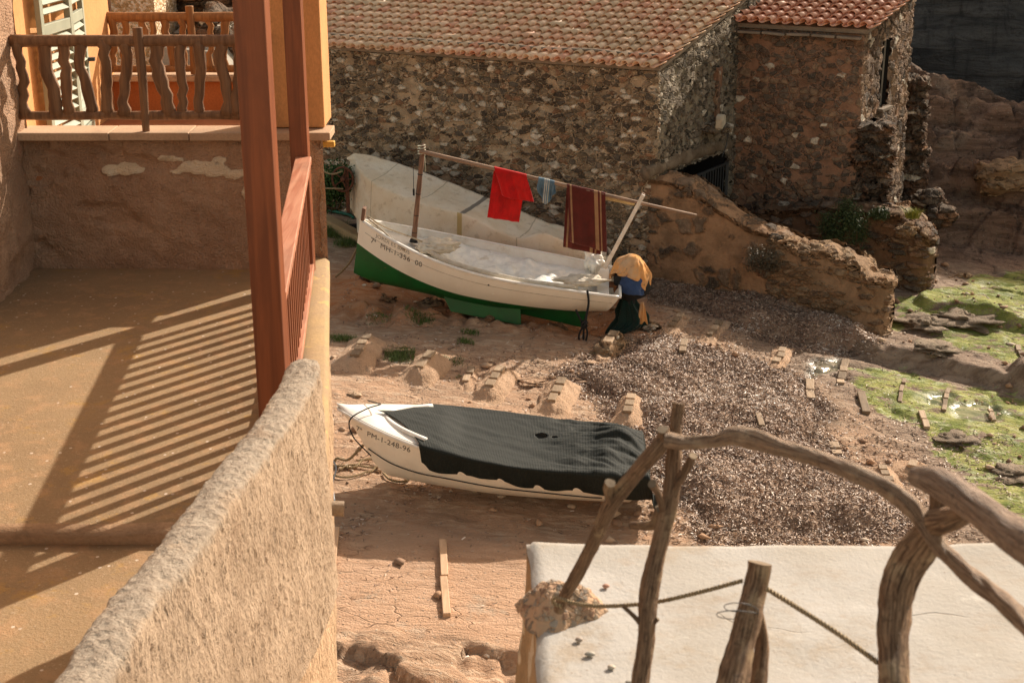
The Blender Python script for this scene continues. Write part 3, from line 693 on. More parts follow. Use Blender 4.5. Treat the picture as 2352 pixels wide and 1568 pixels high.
c = n.mix(n.ss(a, .35, .65), (.32, .215, .115), (.26, .172, .092)); c = n.mix(n.ss(b, .48, .66, 0, .6), c, (.42, .25, .13))
c = n.mix(n.ss(n.noise(3.2, 8, .80, n.map(loc=(5, 1, 0))), .55, .66, 0, .8), c, (.42, .25, .08))
c = n.mix(n.ss(c1, .58, .72, 0, .55), c, (.56, .43, .30)); c = n.mix(n.ss(c1, .38, .28, 0, .6), c, (.17, .10, .06))
rc = n.N.new('ShaderNodeSeparateColor'); n.L.new(vo.outputs['Color'], rc.inputs[0])
c = n.mix(n.math('MULTIPLY', n.ss(vo.outputs['Distance'], .26, .18), n.ss(rc.outputs[0], .90, .93)), c, (.62, .52, .42))
n.bump(n.math('ADD', n.math('MULTIPLY', b, .5), c1), .006, 1); n.fin(c, .85, .3); M_FLOOR = n.m
M_STEP = m_plaster('step_edge', (.42, .27, .16), (.34, .21, .12), (.2, .13, .08), 6, 50, 0, .01)
M_RED = m_wood('red_brown_varnish', (.25, .075, .028), (.145, .042, .017), 1, .42, 2, 22, .0015, .45)
M_REDT = m_wood('worn_red_rail', (.50, .24, .15), (.36, .13, .07), 1, .5, 1, 26, .002, .4)
M_OLIVE = m_wood('dark_branch_wood', (.27, .15, .08), (.13, .07, .04), 1, .6, 2, 26, .006, .3)
M_OLIVE2 = m_wood('warm_branch_wood', (.34, .17, .065), (.20, .09, .035), 1, .55, 2, 26, .005, .3)
M_STONE = m_plaster('sandstone_cap', (.56, .40, .27), (.46, .31, .20), None, 3, 60, 0, .002, .8)
M_GREEN = m_flat('pale_green_shutter', (.34, .37, .29), (.28, .31, .24), .55, 4)
M_CHIP = NT('stone_chip_render'); n = M_CHIP
vo = n.voro(38, 'F1'); rc = n.N.new('ShaderNodeSeparateColor'); n.L.new(vo.outputs['Color'], rc.inputs[0])
c = n.ramp(rc.outputs[0], [(0, (.50, .33, .17)), (.25, (.62, .44, .27)), (.5, (.74, .58, .42)), (.75, (.42, .27, .13)), (.9, (.82, .70, .56))], 'CONSTANT')
n.bump(n.math('SUBTRACT', 1, vo.outputs['Distance']), .02, 1); M_CHIP = n.fin(c, .9, .3)
M_LEDGE = m_plaster('lichen_ledge', (.40, .28, .14), (.34, .24, .14), (.30, .21, .13), 9, 60, 0, .006, .9, patch=(.46, .32, .14), pamt=.58)

# outline of the terrace edge (outer face), near to far
EDGE = smoothpath([(-1.32, 2.0), (-1.25, 3.0), (-1.16, 3.9), (-1.05, 4.7), (-.98, 5.6), (-.945, 6.3), (-1.06, 7.5), (-1.24, 9.0), (-1.43, 10.62)], 10)
hs = empty('terrace_house', (-3, 8, 0), 'ochre house wing with a rough rendered terrace and curved outer wall, at left', 'house')
# outer wall face below the parapet, dense
def faceline(pts, z0, zt, step, mat, name, parent, off=0., jit=.02, seed=1, bulge=None):
    P = np.array(pts); seg = np.linalg.norm(np.diff(P, axis=0), axis=1); cum = np.concatenate([[0], np.cumsum(seg)])
    S = np.arange(0, cum[-1], step); X = np.interp(S, cum, P[:, 0]); Y = np.interp(S, cum, P[:, 1])
    tx = np.gradient(X); ty = np.gradient(Y); l = np.hypot(tx, ty); nx = ty/l; ny = -tx/l
    Z = np.arange(z0, zt+step, step); A, B = np.meshgrid(S, Z, indexing='ij')
    o = off-.024*np.clip(FZ-B,0,9)+jit*fbm(A*1.5, B*1.5, 4, seed)+.4*jit*fbm(A*9, B*9, 3, seed+1)
    return obj(name, np.stack([X[:, None]+nx[:, None]*o, Y[:, None]+ny[:, None]*o, B], -1).reshape(-1, 3), gridf(len(S), len(Z)), mat, parent, world=True)
faceline(np.vstack([EDGE, [(-1.86, 13.35)]]), -.6, FZ-.02, .024, M_CAST, 'outer_wall', hs, .0, .03, 31)
# terrace slab: upper floor and the lower strip nearer the viewer (a 12 cm step)
def poly_floor(name, pts, z, mat, parent, th=.3):
    m = len(pts); v = [(*p, z) for p in pts]+[(*p, z-th) for p in pts]
    return obj(name, v, [tuple(range(m))]+[tuple(range(2*m-1, m-1, -1))]+[(i, i+m, (i+1) % m+m, (i+1) % m) for i in range(m)], mat, parent, False, world=True)
ystep = 6.15
up = [p for p in EDGE if p[1] > ystep]; lo = [p for p in EDGE if p[1] <= ystep]
poly_floor('floor', [(-4.2, ystep), (up[0][0]-.02, ystep)]+[(p[0]-.012, p[1]) for p in up]+[(-4.2, 10.62)], FZ, M_FLOOR, hs)
poly_floor('lower_floor', [(-4.2, 2.0)]+[(p[0]-.012, p[1]) for p in lo]+[(lo[-1][0]-.02, ystep-.002), (-4.2, ystep-.002)], FZ-.05, M_FLOOR, hs)
mb = MB(); xs = np.linspace(-4.2, -1.0, 60)
v = []; 
for x in xs:
    j = .022*float(fbm(x*3, 1, 4, 5))
    v += [(x, ystep-.012-.02*abs(j)*8, FZ-.055), (x, ystep-.02+j*.8, FZ+.004), (x, ystep+.10+j, FZ+.006)]
obj('step_nosing', v, gridf(60, 3), M_STEP, hs, world=True)
# ledge outside the railing
v = []
pe = [p for p in EDGE if p[1] > 6.0]
for p in pe: v += [(p[0]-.26, p[1], FZ+.015), (p[0]-.26, p[1], FZ+.09), (p[0]-.02, p[1], FZ+.085+.012*float(fbm(p[1]*4, 2, 3, 4))), (p[0]+.012, p[1], FZ+.06), (p[0]+.012, p[1], FZ-.06)]
obj('ledge', v, gridf(len(pe), 5), M_LEDGE, hs, world=True)
# rough wall under the balcony and the side wall on the left
YB = 10.62; LEDGE = 6.90; BD_ = 13.25
def vface(name, p0, p1, z0, z1, mat, parent, step=.022, jit=.02, seed=1, flip=False):
    p0 = np.array(p0, float); p1 = np.array(p1, float); L = np.linalg.norm(p1-p0); d = (p1-p0)/L; nn = np.array([d[1], -d[0]])
    S = np.linspace(0, L, max(2, int(L/step))); Z = np.linspace(z0, z1, max(2, int((z1-z0)/step))); A, B = np.meshgrid(S, Z, indexing='ij')
    o = jit*fbm(A*1.6, B*1.6, 5, seed)+.25*jit*fbm(A*9, B*9, 4, seed+2)-.5*jit*sstep(.25, .4, fbm(A*3.1, B*4.5, 4, seed+7))
    cream = np.zeros(A.shape)
    for (ex, ez, rx, rz) in CREAM: cream = np.maximum(cream, sstep(1.25, .8, np.hypot((p0[0]+d[0]*A-ex)/rx, (B-ez)/rz)+1.15*fbm(A*6, B*9, 5, seed+9)))
    if name == 'rough_wall': o = o+.016*sstep(.4, .6, cream)
    return obj(name, np.stack([p0[0]+d[0]*A+nn[0]*o, p0[1]+d[1]*A+nn[1]*o, B], -1).reshape(-1, 3), gridf(len(S), len(Z)), mat, parent, world=True, attrs={'cream': cream if name == 'rough_wall' else cream*0})
vface('rough_wall', (-3.95, YB), (-1.43, YB), FZ-.05, LEDGE-.06, M_ROUGH, hs, .016, .07, 41)
vface('corner_face', (-1.46, YB), (-1.86, BD_+.1), FZ-.05, LEDGE-.06, M_CAST, hs, .03, .05, 42)
vface('side_wall', (-3.72, 2.0), (-3.69, YB+.12), FZ-.3, 10.5, M_ROUGH, hs, .035, .05, 43)
vface('side_wall_end', (-3.69, YB+.12), (-4.3, YB+.14), FZ-.3, 10.5, M_ROUGH, hs, .05, .03, 44)
# balcony: floor, cap stones, pier, door wall, rear parapet
BX0, BX1, BD = -3.72, -1.42, 13.25
bc = empty('balcony', (-2.6, 11, LEDGE-.3), 'ochre plastered balcony recess behind the rough terrace wall', 'balcony')
mb = MB(); mb.add([[-4.0, YB+.05, LEDGE-.5], [-1.5, YB+.05, LEDGE-.5], [-1.90, BD, LEDGE-.5], [-4.0, BD, LEDGE-.5], [-4.0, YB+.05, LEDGE-.34], [-1.5, YB+.05, LEDGE-.34], [-1.90, BD, LEDGE-.34], [-4.0, BD, LEDGE-.34]], [(0, 3, 2, 1), (4, 5, 6, 7), (0, 1, 5, 4), (1, 2, 6, 5), (2, 3, 7, 6), (3, 0, 4, 7)]); obj('deck', mb.v[0], mb.f, m_plaster('terracotta_floor', (.44, .19, .09), (.36, .15, .07)), bc, False, world=True)
mb = MB(); xs = [-3.78, -3.02, -2.42, -1.85, -1.36]
for i in range(4): mb.box(((xs[i]+xs[i+1])/2, YB+.08, LEDGE-.014+.002*(i % 2)), (xs[i+1]-xs[i]-.006, .30, .06))
obj('cap_stones', np.concatenate(mb.v), mb.f, M_STONE, bc, False, world=True, bevel=.006)
mb = MB(); mb.box(((BX0+BX1)/2-.02, YB+.24, LEDGE-.22), (BX1-BX0-.30, .18, .36)); obj('front_parapet', mb.v[0], mb.f, M_PLO, bc, False, world=True)
mb = MB(); mb.box((-1.62, YB+.30, 8.6), (.40, .42, 3.35)); obj('pier', mb.v[0], mb.f, M_PLO, bc, False, world=True, bevel=.01)
mb = MB(); mb.box((-3.86, 12.04, 8.85), (.30, 2.6, 4.7)); obj('door_wall', mb.v[0], mb.f, M_PLO, bc, False, world=True)
mb = MB(); mb.box((-2.95, BD+.08, LEDGE-.25), (2.16, .16, .45)); obj('rear_parapet', mb.v[0], mb.f, m_plaster('terracotta_plaster', (.56, .20, .07), (.48, .16, .055), None, 2, 60, 0, .002), bc, False, world=True)
mb = MB(); mb.box((-2.95, BD+.06, LEDGE+.0), (2.20, .28, .05)); obj('rear_cap', mb.v[0], mb.f, M_STONE, bc, False, world=True, bevel=.006)
mb = MB(); mb.box((-1.40, YB+.10, LEDGE-.10), (.10, .06, .045)); obj('drain_spout', mb.v[0], mb.f, m_flat('yellow_spout', (.62, .34, .06)), bc, False, world=True, bevel=.008)
# neighbouring walls seen past the balcony
nb_ = empty('chip_rendered_house', (-3.6, 15, 4), 'house corner covered in pale stone chip render behind the balcony', 'house')
p = PY(247, 100, 15.2); q = PY(361, 100, 15.2)
mb = MB(); mb.box(((p[0]+q[0])/2, 15.9, 6.5), (q[0]-p[0], 1.4, 8)); obj('chip_wall', mb.v[0], mb.f, M_CHIP, nb_, False, world=True)
mb = MB(); c_ = PY(236, 60, 14.9)
for i in range(22): mb.box((c_[0], 14.9, 6.6+i*.095), (.10, .06, .03), Matrix.Rotation(R(35), 3, 'X'))
mb.box((c_[0]+.07, 14.95, 7.6), (.03, .05, 2.2)); obj('louvred_shutter', np.concatenate(mb.v), mb.f, m_flat('brown_shutter', (.30, .17, .11)), nb_, False, world=True)
p = PY(361, 100, 18.2); q = PY(540, 100, 18.2)
rh = empty('ochre_red_house', (-3, 18, 4), 'red ochre wall with a pale grey wooden door far behind the balcony', 'house')
mb = MB(); mb.box(((p[0]+q[0])/2, 18.6, 6), (q[0]-p[0]+.4, .8, 9)); obj('wall', mb.v[0], mb.f, m_plaster('red_ochre', (.40, .13, .05), (.26, .09, .045), (.15, .06, .035), 2, 40, 0, .01), rh, False, world=True)
a = PY(455, 130, 18.1); b = PY(496, 0, 18.1); mb = MB(); mb.box(((a[0]+b[0])/2, 18.12, (a[2]+b[2])/2+.1), (b[0]-a[0], .06, b[2]-a[2]+.2))
dr = obj('door', mb.v[0], mb.f, m_wood('pale_door', (.46, .44, .40), (.36, .34, .31), 1, .7, 2), rh, False, world=True)
mb = MB(); mb.box(((a[0]+b[0])/2+.02, 18.075, a[2]+.75), (b[0]-a[0]-.08, .03, .05)); mb.box((a[0]+.04, 18.075, (a[2]+b[2])/2), (.04, .03, 1.3)); obj('door_rails', np.concatenate(mb.v), mb.f, m_flat('pale_rail', (.50, .48, .44)), dr, False, world=True)
for i, (px, py, Y, sz, lab) in enumerate(((528, 60, 16.4, .55, 'tall rough brown boulder behind the balcony, beside the grey door'), (500, 118, 15.6, .36, 'rounded brown boulder behind the second balcony railing'), (400, 92, 17.6, .40, 'dark red rock at the foot of the red ochre wall'))):
    pp = PY(px, py, Y); v, f = blob(pp, (sz, sz*.8, sz*1.15 if i == 0 else sz), 50+i, 22, .35, 2.)
    props(obj('boulder', v, f, M_RUBB if i != 2 else M_RUB2), lab, 'boulder')
mb = MB(); a = PY(365, 175, 15.0); b = PY(440, 110, 15.0); c_ = PY(540, 175, 15.)
mb.add([[a[0], 15, a[2]-.5], [c_[0], 15, a[2]-.5], [c_[0], 15, c_[2]], [b[0]+.3, 15, b[2]-.05], [b[0]-.3, 15, b[2]], [a[0], 15, b[2]], [a[0], 16.6, a[2]-.5], [c_[0], 16.6, a[2]-.5], [c_[0], 16.6, c_[2]+.1], [b[0]+.3, 16.6, b[2]+.08], [b[0]-.3, 16.6, b[2]+.1], [a[0], 16.6, b[2]+.1]],
       [(0, 1, 2, 3, 4, 5), (11, 10, 9, 8, 7, 6), (5, 4, 10, 11), (4, 3, 9, 10), (3, 2, 8, 9), (1, 7, 8, 2), (0, 5, 11, 6)])
props(obj('concrete_stair_wall', mb.v[0], mb.f, m_plaster('grey_cement', (.40, .36, .29), (.30, .28, .24), (.2, .19, .17), 4, 50, 0, .006), smooth=False), 'sloping grey cement stair wall behind the second balcony railing', 'stair wall')
# shutters: two louvred leaves folded against the orange door wall
def shutter(x, y, z0, z1, w, ang, label):
    t = empty('louvred_shutter', (x, y, z0), label, 'shutter', 'pale green shutters of the balcony door', (0, 0, ang))
    mb = MB(); h = z1-z0
    for yy in (.03, w-.03): mb.box((0, yy, h/2), (.045, .06, h))
    for zz in (.04, h*.33, h*.66, h-.04): mb.box((0, w/2, zz), (.04, w-.12, .085))
    obj('shutter_frame', np.concatenate(mb.v), mb.f, M_GREEN, t, False, bevel=.004)
    mb = MB()
    for zz in np.arange(.12, h-.08, .072):
        if min(abs(zz-h*.33), abs(zz-h*.66)) > .07: mb.box((0, w/2, zz), (.055, w-.13, .012), Matrix.Rotation(R(42), 3, 'Y'))
    obj('louvres', np.concatenate(mb.v), mb.f, M_GREEN, t, False)
    for q_ in (.72, .2): mb = MB(); mb.box((.05, w-.02, h*q_), (.05, .05, .03)); obj('hinge', mb.v[0], mb.f, M_IRON, t, False)
shutter(-3.64, 11.12, LEDGE-.30, 9.6, .62, R(-6), 'pale green louvred shutter leaf nearer the terrace')
shutter(-3.62, 11.78, LEDGE-.30, 9.6, .60, R(5), 'pale green louvred shutter leaf deeper in the balcony')
# branch railings
def wavy_rail(label, Y, x0, x1, z0, z1, zf, post_x, balus, mt, wd=.055, x_extra=0):
    t = empty('branch_railing', ((x0+x1)/2, Y, z0), label, 'railing', 'railings of crooked branches on the balcony')
    r0 = np.random.default_rng(int(abs(Y*100)))
    for nm, z, hh in (('top_rail', z1, .044), ('bottom_rail', z0, .034)):
        S = np.linspace(x0, x1, 26); pth = [(x, Y, z+.008*float(fbm(x*2, z, 3, 9))) for x in S]
        v, f = tubegeo(pth, hh*(1+.12*fbm(S*3, z, 3, 4)), 10, .85); obj(nm, v, f, mt, t, world=True)
    for px in post_x:
        v, f = tubegeo([(px[0], Y-.02, z1+.10), (px[0]+.01, Y-.03, (z0+z1)/2), (px[1], Y-.03, zf)], [.040, .036, .030], 8, .8); o = obj('post', v, f, mt, t, False, world=True, bevel=.006)
    for (xa, xb, bend, w_) in balus:
        k = 12; tt = np.linspace(0, 1, k); xx = xa+(xb-xa)*sstep(.1, .95, tt)+bend*np.sin(tt*np.pi*1.6+.2)+.008*r0.normal(size=k)
        zz = z1+(z0-z1)*tt; pth = np.stack([xx, Y+.012*np.sin(tt*5+xa*9), zz], 1)
        rr = w_*.5*(1+.25*fbm(tt*4, xa*7, 3, 5)+.28*sstep(.8, 1, tt)+.1*sstep(.2, 0, tt))
        v, f = tubegeo(pth, rr, 10, .62, True, fdir=(1, 0, 0)); obj('baluster', v, f, mt, t, world=True)
    return t
def xa_(px, py, Y): return PY(px, py, Y)[0]
YR = YB+.02
def zof(py, Y): return PY(800, py, Y)[2]
bl = []
for (a, b, be, wp) in ((38, 62, .012, 22), (108, 122, -.035, 28), (142, 160, .01, 25), (185, 208, -.01, 25), (232, 252, .02, 25), (285, 292, .015, 24), (366, 378, -.03, 30), (412, 424, .005, 21), (455, 461, .012, 22), (508, 520, -.02, 24), (541, 547, .01, 20), (590, 600, .01, 20)):
    x0_, x1_ = xa_(a, 100, YR), xa_(b, 260, YR); bl.append((x0_, x1_, be, wp*1.02/FP*10.75))
wavy_rail('front railing of dark crooked branches on the stone capped terrace wall', YR, -3.70, -1.80, zof(265, YR), zof(94, YR), LEDGE+.012, [(xa_(318, 80, YR), xa_(337, 290, YR))], bl, M_OLIVE)
bl = []; Y2 = BD+.03
for (a, b, be, wp) in ((255, 262, .02, 18), (285, 288, .0, 16), (322, 330, .025, 15), (350, 362, .0, 14), (382, 398, -.01, 18), (418, 424, .0, 16), (478, 486, .01, 14), (512, 516, .01, 20), (546, 560, .02, 16), (580, 586, 0, 16)):
    bl.append((xa_(a, 50, Y2), xa_(b, 150, Y2), be, wp/FP*13.4))
wavy_rail('rear railing of warm brown branches at the far side of the balcony', Y2, xa_(226, 40, Y2), -1.75, zof(158, Y2), zof(39, Y2), LEDGE+.03, [(xa_(436, 25, Y2), xa_(447, 175, Y2))], bl, M_OLIVE2)
# red-brown posts and railing of the terrace
P1 = PY(628, 900, 6.85); P2_ = PY(692, 400, 10.25)
def post(x, y, w, label):
    t = empty('timber_post', (x, y, FZ), label, 'post', 'red brown timber posts of the terrace')
    mb = MB(); mb.box((0, 0, 2.35), (w, w, 4.7)); obj('post_shaft', mb.v[0], mb.f, M_RED, t, False, bevel=.006)
    mb = MB(); mb.box((0, 0, .03), (w+.03, w+.03, .06)); obj('post_shoe', mb.v[0], mb.f, M_IRON, t, False, bevel=.003)
    return t
XN, XF = P1[0]+.005, P2_[0]
post(XN, 6.85, .150, 'nearer thick red brown square timber post on the terrace edge')
post(XF, 10.25, .128, 'farther red brown square timber post by the ochre pier')
rl = empty('terrace_railing', ((XN+XF)/2, 8.5, FZ), 'red brown timber railing with square balusters between the two posts', 'railing')
A0 = np.array([XN+.02, 6.92]); A1 = np.array([XF+.03, 10.19]); RT = FZ+.95
mb = MB(); mb.beam([*A0, RT], [*A1, RT], .115, .05); obj('handrail', mb.v[0], mb.f, M_REDT, rl, False, world=True, bevel=.006)
mb = MB(); mb.beam([*A0, FZ+.14], [*A1, FZ+.14], .08, .05); obj('bottom_rail', mb.v[0], mb.f, M_REDT, rl, False, world=True, bevel=.005)
Lr = np.linalg.norm(A1-A0); dr_ = (A1-A0)/Lr; kb = 17
for i in range(kb):
    c_ = A0+dr_*(.12+(Lr-.24)*(i+.5)/kb)
    mb = MB(); mb.beam([*c_, FZ+.165], [*c_, RT-.02], .035, .062, up=(dr_[0], dr_[1], 0)); obj('baluster', mb.v[0], mb.f, M_RED, rl, False, world=True, bevel=.003)
# parapet, rough cast, round ended, top dipping in a curve
ip = [(PZ(x, y, 6.73)[0], PZ(x, y, 6.73)[1]) for x, y in ((20, 1700), (110, 1568), (251, 1372), (334, 1276), (442, 1139), (537, 1020), (597, 944), (640, 880), (668, 822))]
cen = smoothpath([(x+.075, y) for x, y in ip], 20)
seg = np.linalg.norm(np.diff(cen, axis=0), axis=1); cum = np.concatenate([[0], np.cumsum(seg)]); S = np.arange(0, cum[-1], .0125)
X = np.interp(S, cum, cen[:, 0]); Y = np.interp(S, cum, cen[:, 1]); tx = np.gradient(X); ty = np.gradient(Y); l = np.hypot(tx, ty); nx, ny = ty/l, -tx/l
Ls = S[-1]; rows = []
for i, s in enumerate(S):
    e = Ls-s; q = min(1, e/.14); sh = math.sqrt(max(0, 1-(1-q)**2))*.985+.015
    th = .155*sh; zt = 6.73+.03*sstep(.3, .0, e)-.05*(1-sh)+.012*float(fbm(s*3, 0, 3, 4))
    zs_in = np.linspace(FZ-.16, zt-.03, 50); ph = np.linspace(0, np.pi, 16)[1:-1]; zs_out = np.linspace(zt-.03, FZ-.25, 78)
    o = np.concatenate([np.full(50, -.5*th), -.5*th*np.cos(ph), .5*th+np.linspace(0, .035, 78)]); z = np.concatenate([zs_in, zt-.03+.03*np.sin(ph), zs_out])
    o = o+.010*fbm(s*6, z*6+np.sign(o)*2, 3, 5)
    rows.append(np.column_stack([X[i]+nx[i]*o, Y[i]+ny[i]*o, z]))
props(obj('parapet', np.concatenate(rows), gridf(len(S), len(rows[0])), m_plaster('rough_cast_parapet', (.49, .375, .27), (.38, .285, .20), (.23, .18, .135), 26, 75, .05, .012, .95, stretch=.45, grey=6.69)), 'curved rough cast parapet in front of the thick red brown post', 'parapet')
# clay spout that sticks out of the outer wall
p = PY(748, 1165, 8.6); v, f = tubegeo([(p[0]-.12, 8.6, p[2]), (p[0]+.12, 8.62, p[2]-.02)], [.05, .052], 10, 1, False); v2, f2 = tubegeo([(p[0]+.12, 8.62, p[2]-.02), (p[0]-.12, 8.6, p[2])], [.040, .038], 10, 1, False)
mb = MB(); mb.add(v, f); mb.add(v2, f2); props(obj('drain_pipe', np.concatenate(mb.v), mb.f, M_MORTAR, smooth=True), 'short lichened clay drain pipe sticking out of the terrace wall', 'drain pipe')

# ================================================================ WHITE ROOF SLAB AND BRANCH FENCE (lower right)
n = NT('whitewashed_cement'); a = n.noise(1.4, 5, .6); b = n.noise(9, 6, .65); c1 = n.noise(70, 4, .65); vs = n.map((1, 2.2, 1), rot=(0, 0, R(18)))
b2 = n.noise(2.2, 6, .7, vs)
c = n.mix(n.ss(a, .35, .65), (.42, .405, .38), (.355, .33, .29)); c = n.mix(n.ss(b2, .50, .68, 0, .7), c, (.34, .29, .235)); c = n.mix(n.ss(b2, .42, .30, 0, .5), c, (.56, .53, .48))
c = n.mix(n.ss(n.noise(1.8, 7, .75, n.map(loc=(4, 9, 2))), .49, .64, 0, .6), c, (.32, .25, .17)); c = n.mix(n.ss(b, .60, .70, 0, .45), c, (.34, .28, .22)); c = n.mix(n.ss(c1, .66, .71, 0, .7), c, (.20, .16, .12))
cr = n.voro(1.0, 'DISTANCE_TO_EDGE', n.warp(n.co, .5, 2.5)); crk = n.math('MULTIPLY', n.ss(cr.outputs['Distance'], 0, .0035, 1, 0), n.ss(n.noise(1.3, 3), .50, .58))
c = n.mix(n.math('MULTIPLY', crk, .5), c, (.24, .19, .145))
n.bump(n.math('SUBTRACT', n.math('ADD', n.math('MULTIPLY', b2, .25), n.math('MULTIPLY', c1, .5)), crk), .006, 1); M_WHITE = n.fin(c, .85, .3)
ws = empty('whitewashed_terrace', (1.5, 2.5, 0), 'whitewashed cement roof terrace with ragged edges at lower right', 'terrace')
SZ = 6.95; st = .02
xs = np.arange(.05, 3.6, st); ys = np.arange(.4, 3.95, st)
def slabpt(x, y):
    ex = .05+.012*fbm(y*5, 1, 3, 3)+.02*(3.95-y)/1.0*0; ey = 3.94+.014*fbm(x*3, 2, 4, 4)
    return ex, ey
A, B = np.meshgrid(np.linspace(0, 1, len(xs)), np.linspace(0, 1, len(ys)), indexing='ij')
Yv = .4+B*(3.94+.02*fbm(A*12, 2, 4, 4)-.4); Xv = (.045+.028*(3.94-Yv)/.8+.014*fbm(Yv*5, 1, 3, 3))*(1-A)+A*3.6
dd = np.minimum(Xv-Xv[0:1, :], (Yv[:, -1:]-Yv)); Zv = SZ+.010*fbm(Xv*2.5, Yv*2.5, 4, 5)-.022*np.exp(-dd/.008)
obj('slab_top', np.stack([Xv, Yv, Zv], -1).reshape(-1, 3), gridf(*Xv.shape), M_WHITE, ws, world=True)
M_EARTHW = m_plaster('orange_lime_wall', (.42, .29, .17), (.35, .23, .13), (.22, .15, .09), 8, 45, 0, .02, .95, patch=(.60, .50, .38), pamt=.58)
# left face (slightly bulging) and far face under the slab
ys2 = np.linspace(.4, 3.94, 150); zs2 = np.linspace(-.6, 1, 240)
zz = -.6+(np.linspace(0, 1, 240))*(SZ-.03+.6); A, B = np.meshgrid(ys2, zz, indexing='ij')
exl = .045+.028*(3.94-A)/.8+.014*fbm(A*5, 1, 3, 3)
X_ = exl-.05*sstep(SZ-.02, SZ-.9, B)*(1)+.03*fbm(A*3, B*3, 4, 7)*sstep(SZ-.02, SZ-.2, B)-.06*sstep(6.5, 4.5, B)
obj('left_wall', np.stack([X_, A, B], -1).reshape(-1, 3), gridf(150, 240), M_EARTHW, ws, world=True)
xs2 = np.linspace(0, 1, 160); A, B = np.meshgrid(xs2, zz, indexing='ij')
Yf = 3.94+.02*fbm(A*12, 2, 4, 4); X_ = X_[-1][None, :]*(1-A)+A*3.6
obj('far_wall', np.stack([X_, Yf+.02*fbm(X_*3, B*3, 3, 9)*sstep(SZ-.02, SZ-.2, B), B], -1).reshape(-1, 3), gridf(160, 240), M_EARTHW, ws, world=True)
mb = MB(); mb.box((1.9, 1.8, 3.1), (3.3, 3.6, 7.0)); obj('core', mb.v[0], mb.f, M_EARTHW, ws, False, world=True)
# mortar mound around the foot of the leaning stick
c_ = PZ(1285, 1402, SZ); vth = np.linspace(0, 1, 26); vph = np.arange(60)*2*np.pi/60; rows = []
for t in vth:
    r = t*(.125+.02*np.sin(vph*3+1)+.018*fbm(np.cos(vph)*2, np.sin(vph)*2, 3, 8)); h = .085*(1-t**2.2)+.012*fbm(np.cos(vph)*t*6, np.sin(vph)*t*6, 4, 9)-.01*t
    rows.append(np.column_stack([c_[0]+np.cos(vph)*r*1.0, c_[1]+np.sin(vph)*r*.85, SZ+h]))
props(obj('mortar_mound', np.concatenate(rows), gridf(26, 60, True), m_rubble('pebble_mortar', (.56, .37, .24), [(.46, .36, .26), (.48, .29, .19), (.40, .34, .28), (.52, .38, .26)], 55, 1, .50, (.50, .33, .21), .008, .05, .12)), 'pinkish mortar mound with pebbles at the corner of the white terrace', 'mortar mound')
for i, (px, py) in enumerate(((1392, 1345), (1355, 1501), (1404, 1531), (1448, 1566), (1330, 1468))):
    q = PZ(px, py, SZ+.006); v, f = blob(q, (.011+.003*(i % 2), .009, .006), i, 7, .15); props(obj('pebble', v, f, m_flat('pebble_col%d' % i, [(.46, .25, .17), (.40, .37, .31), (.50, .43, .34), (.40, .37, .32), (.33, .27, .22)][i])), ['small reddish pebble right of the leaning stick on the white terrace', 'grey oval pebble in front of the mortar mound on the white terrace', 'pale flat pebble near the lower edge of the picture on the white terrace', 'dull grey pebble lowest on the white terrace by the forked post', 'tiny dark pebble just below the mortar mound'][i], 'pebble')
def m_bark(name, dark, mid, pale, gap, rough=.8):
    n = NT(name); cb = n.N.new('ShaderNodeCombineXYZ')
    for k_, a_ in enumerate(('bc', 'bs', 'bl')): n.L.new(n.math('MULTIPLY', n.attr(a_), (3.2, 3.2, 9.)[k_]), cb.inputs[k_])
    bv = cb.outputs[0]; g1 = n.noise(1.6, 7, .72, bv, dist=.5); g2 = n.noise(1, 5, .65, n.map((3, 3, .55), bv)); b = n.noise(90, 5, .7); pz = n.noise(8, 5, .65)
    ring = n.noise(1, 4, .6, n.map((.5, .5, 7), bv))
    c = n.mix(n.ss(g1, .38, .60), dark, mid); c = n.mix(n.ss(pz, .52, .64, 0, .75), c, pale)
    crack = n.ss(g2, .42, .36); c = n.mix(n.math('MULTIPLY', crack, .8), c, gap); c = n.mix(n.ss(ring, .60, .66, 0, .5), c, gap); c = n.mix(n.ss(b, .60, .70, 0, .5), c, gap)
    h = n.math('SUBTRACT', n.math('ADD', n.math('MULTIPLY', g1, .7), n.math('MULTIPLY', b, .4)), n.math('MULTIPLY', crack, .6))
    n.bump(n.math('ADD', h, n.math('MULTIPLY', ring, .35)), .012, 1); return n.fin(c, rough, .25)
M_BARK = m_bark('old_bark', (.13, .075, .045), (.34, .22, .135), (.48, .35, .215), (.055, .035, .024))
M_BARK2 = m_bark('bare_grey_wood', (.20, .125, .08), (.42, .295, .20), (.50, .37, .25), (.09, .055, .038), .65)
M_CUT = m_plaster('cut_wood', (.30, .235, .165), (.20, .15, .10), None, 20, 90, 0, .002)
def pxp(px, py, D):
    d = ray(px, py); return np.array([0, 0, CAMZ])+d*D     # D = depth along the view axis in metres
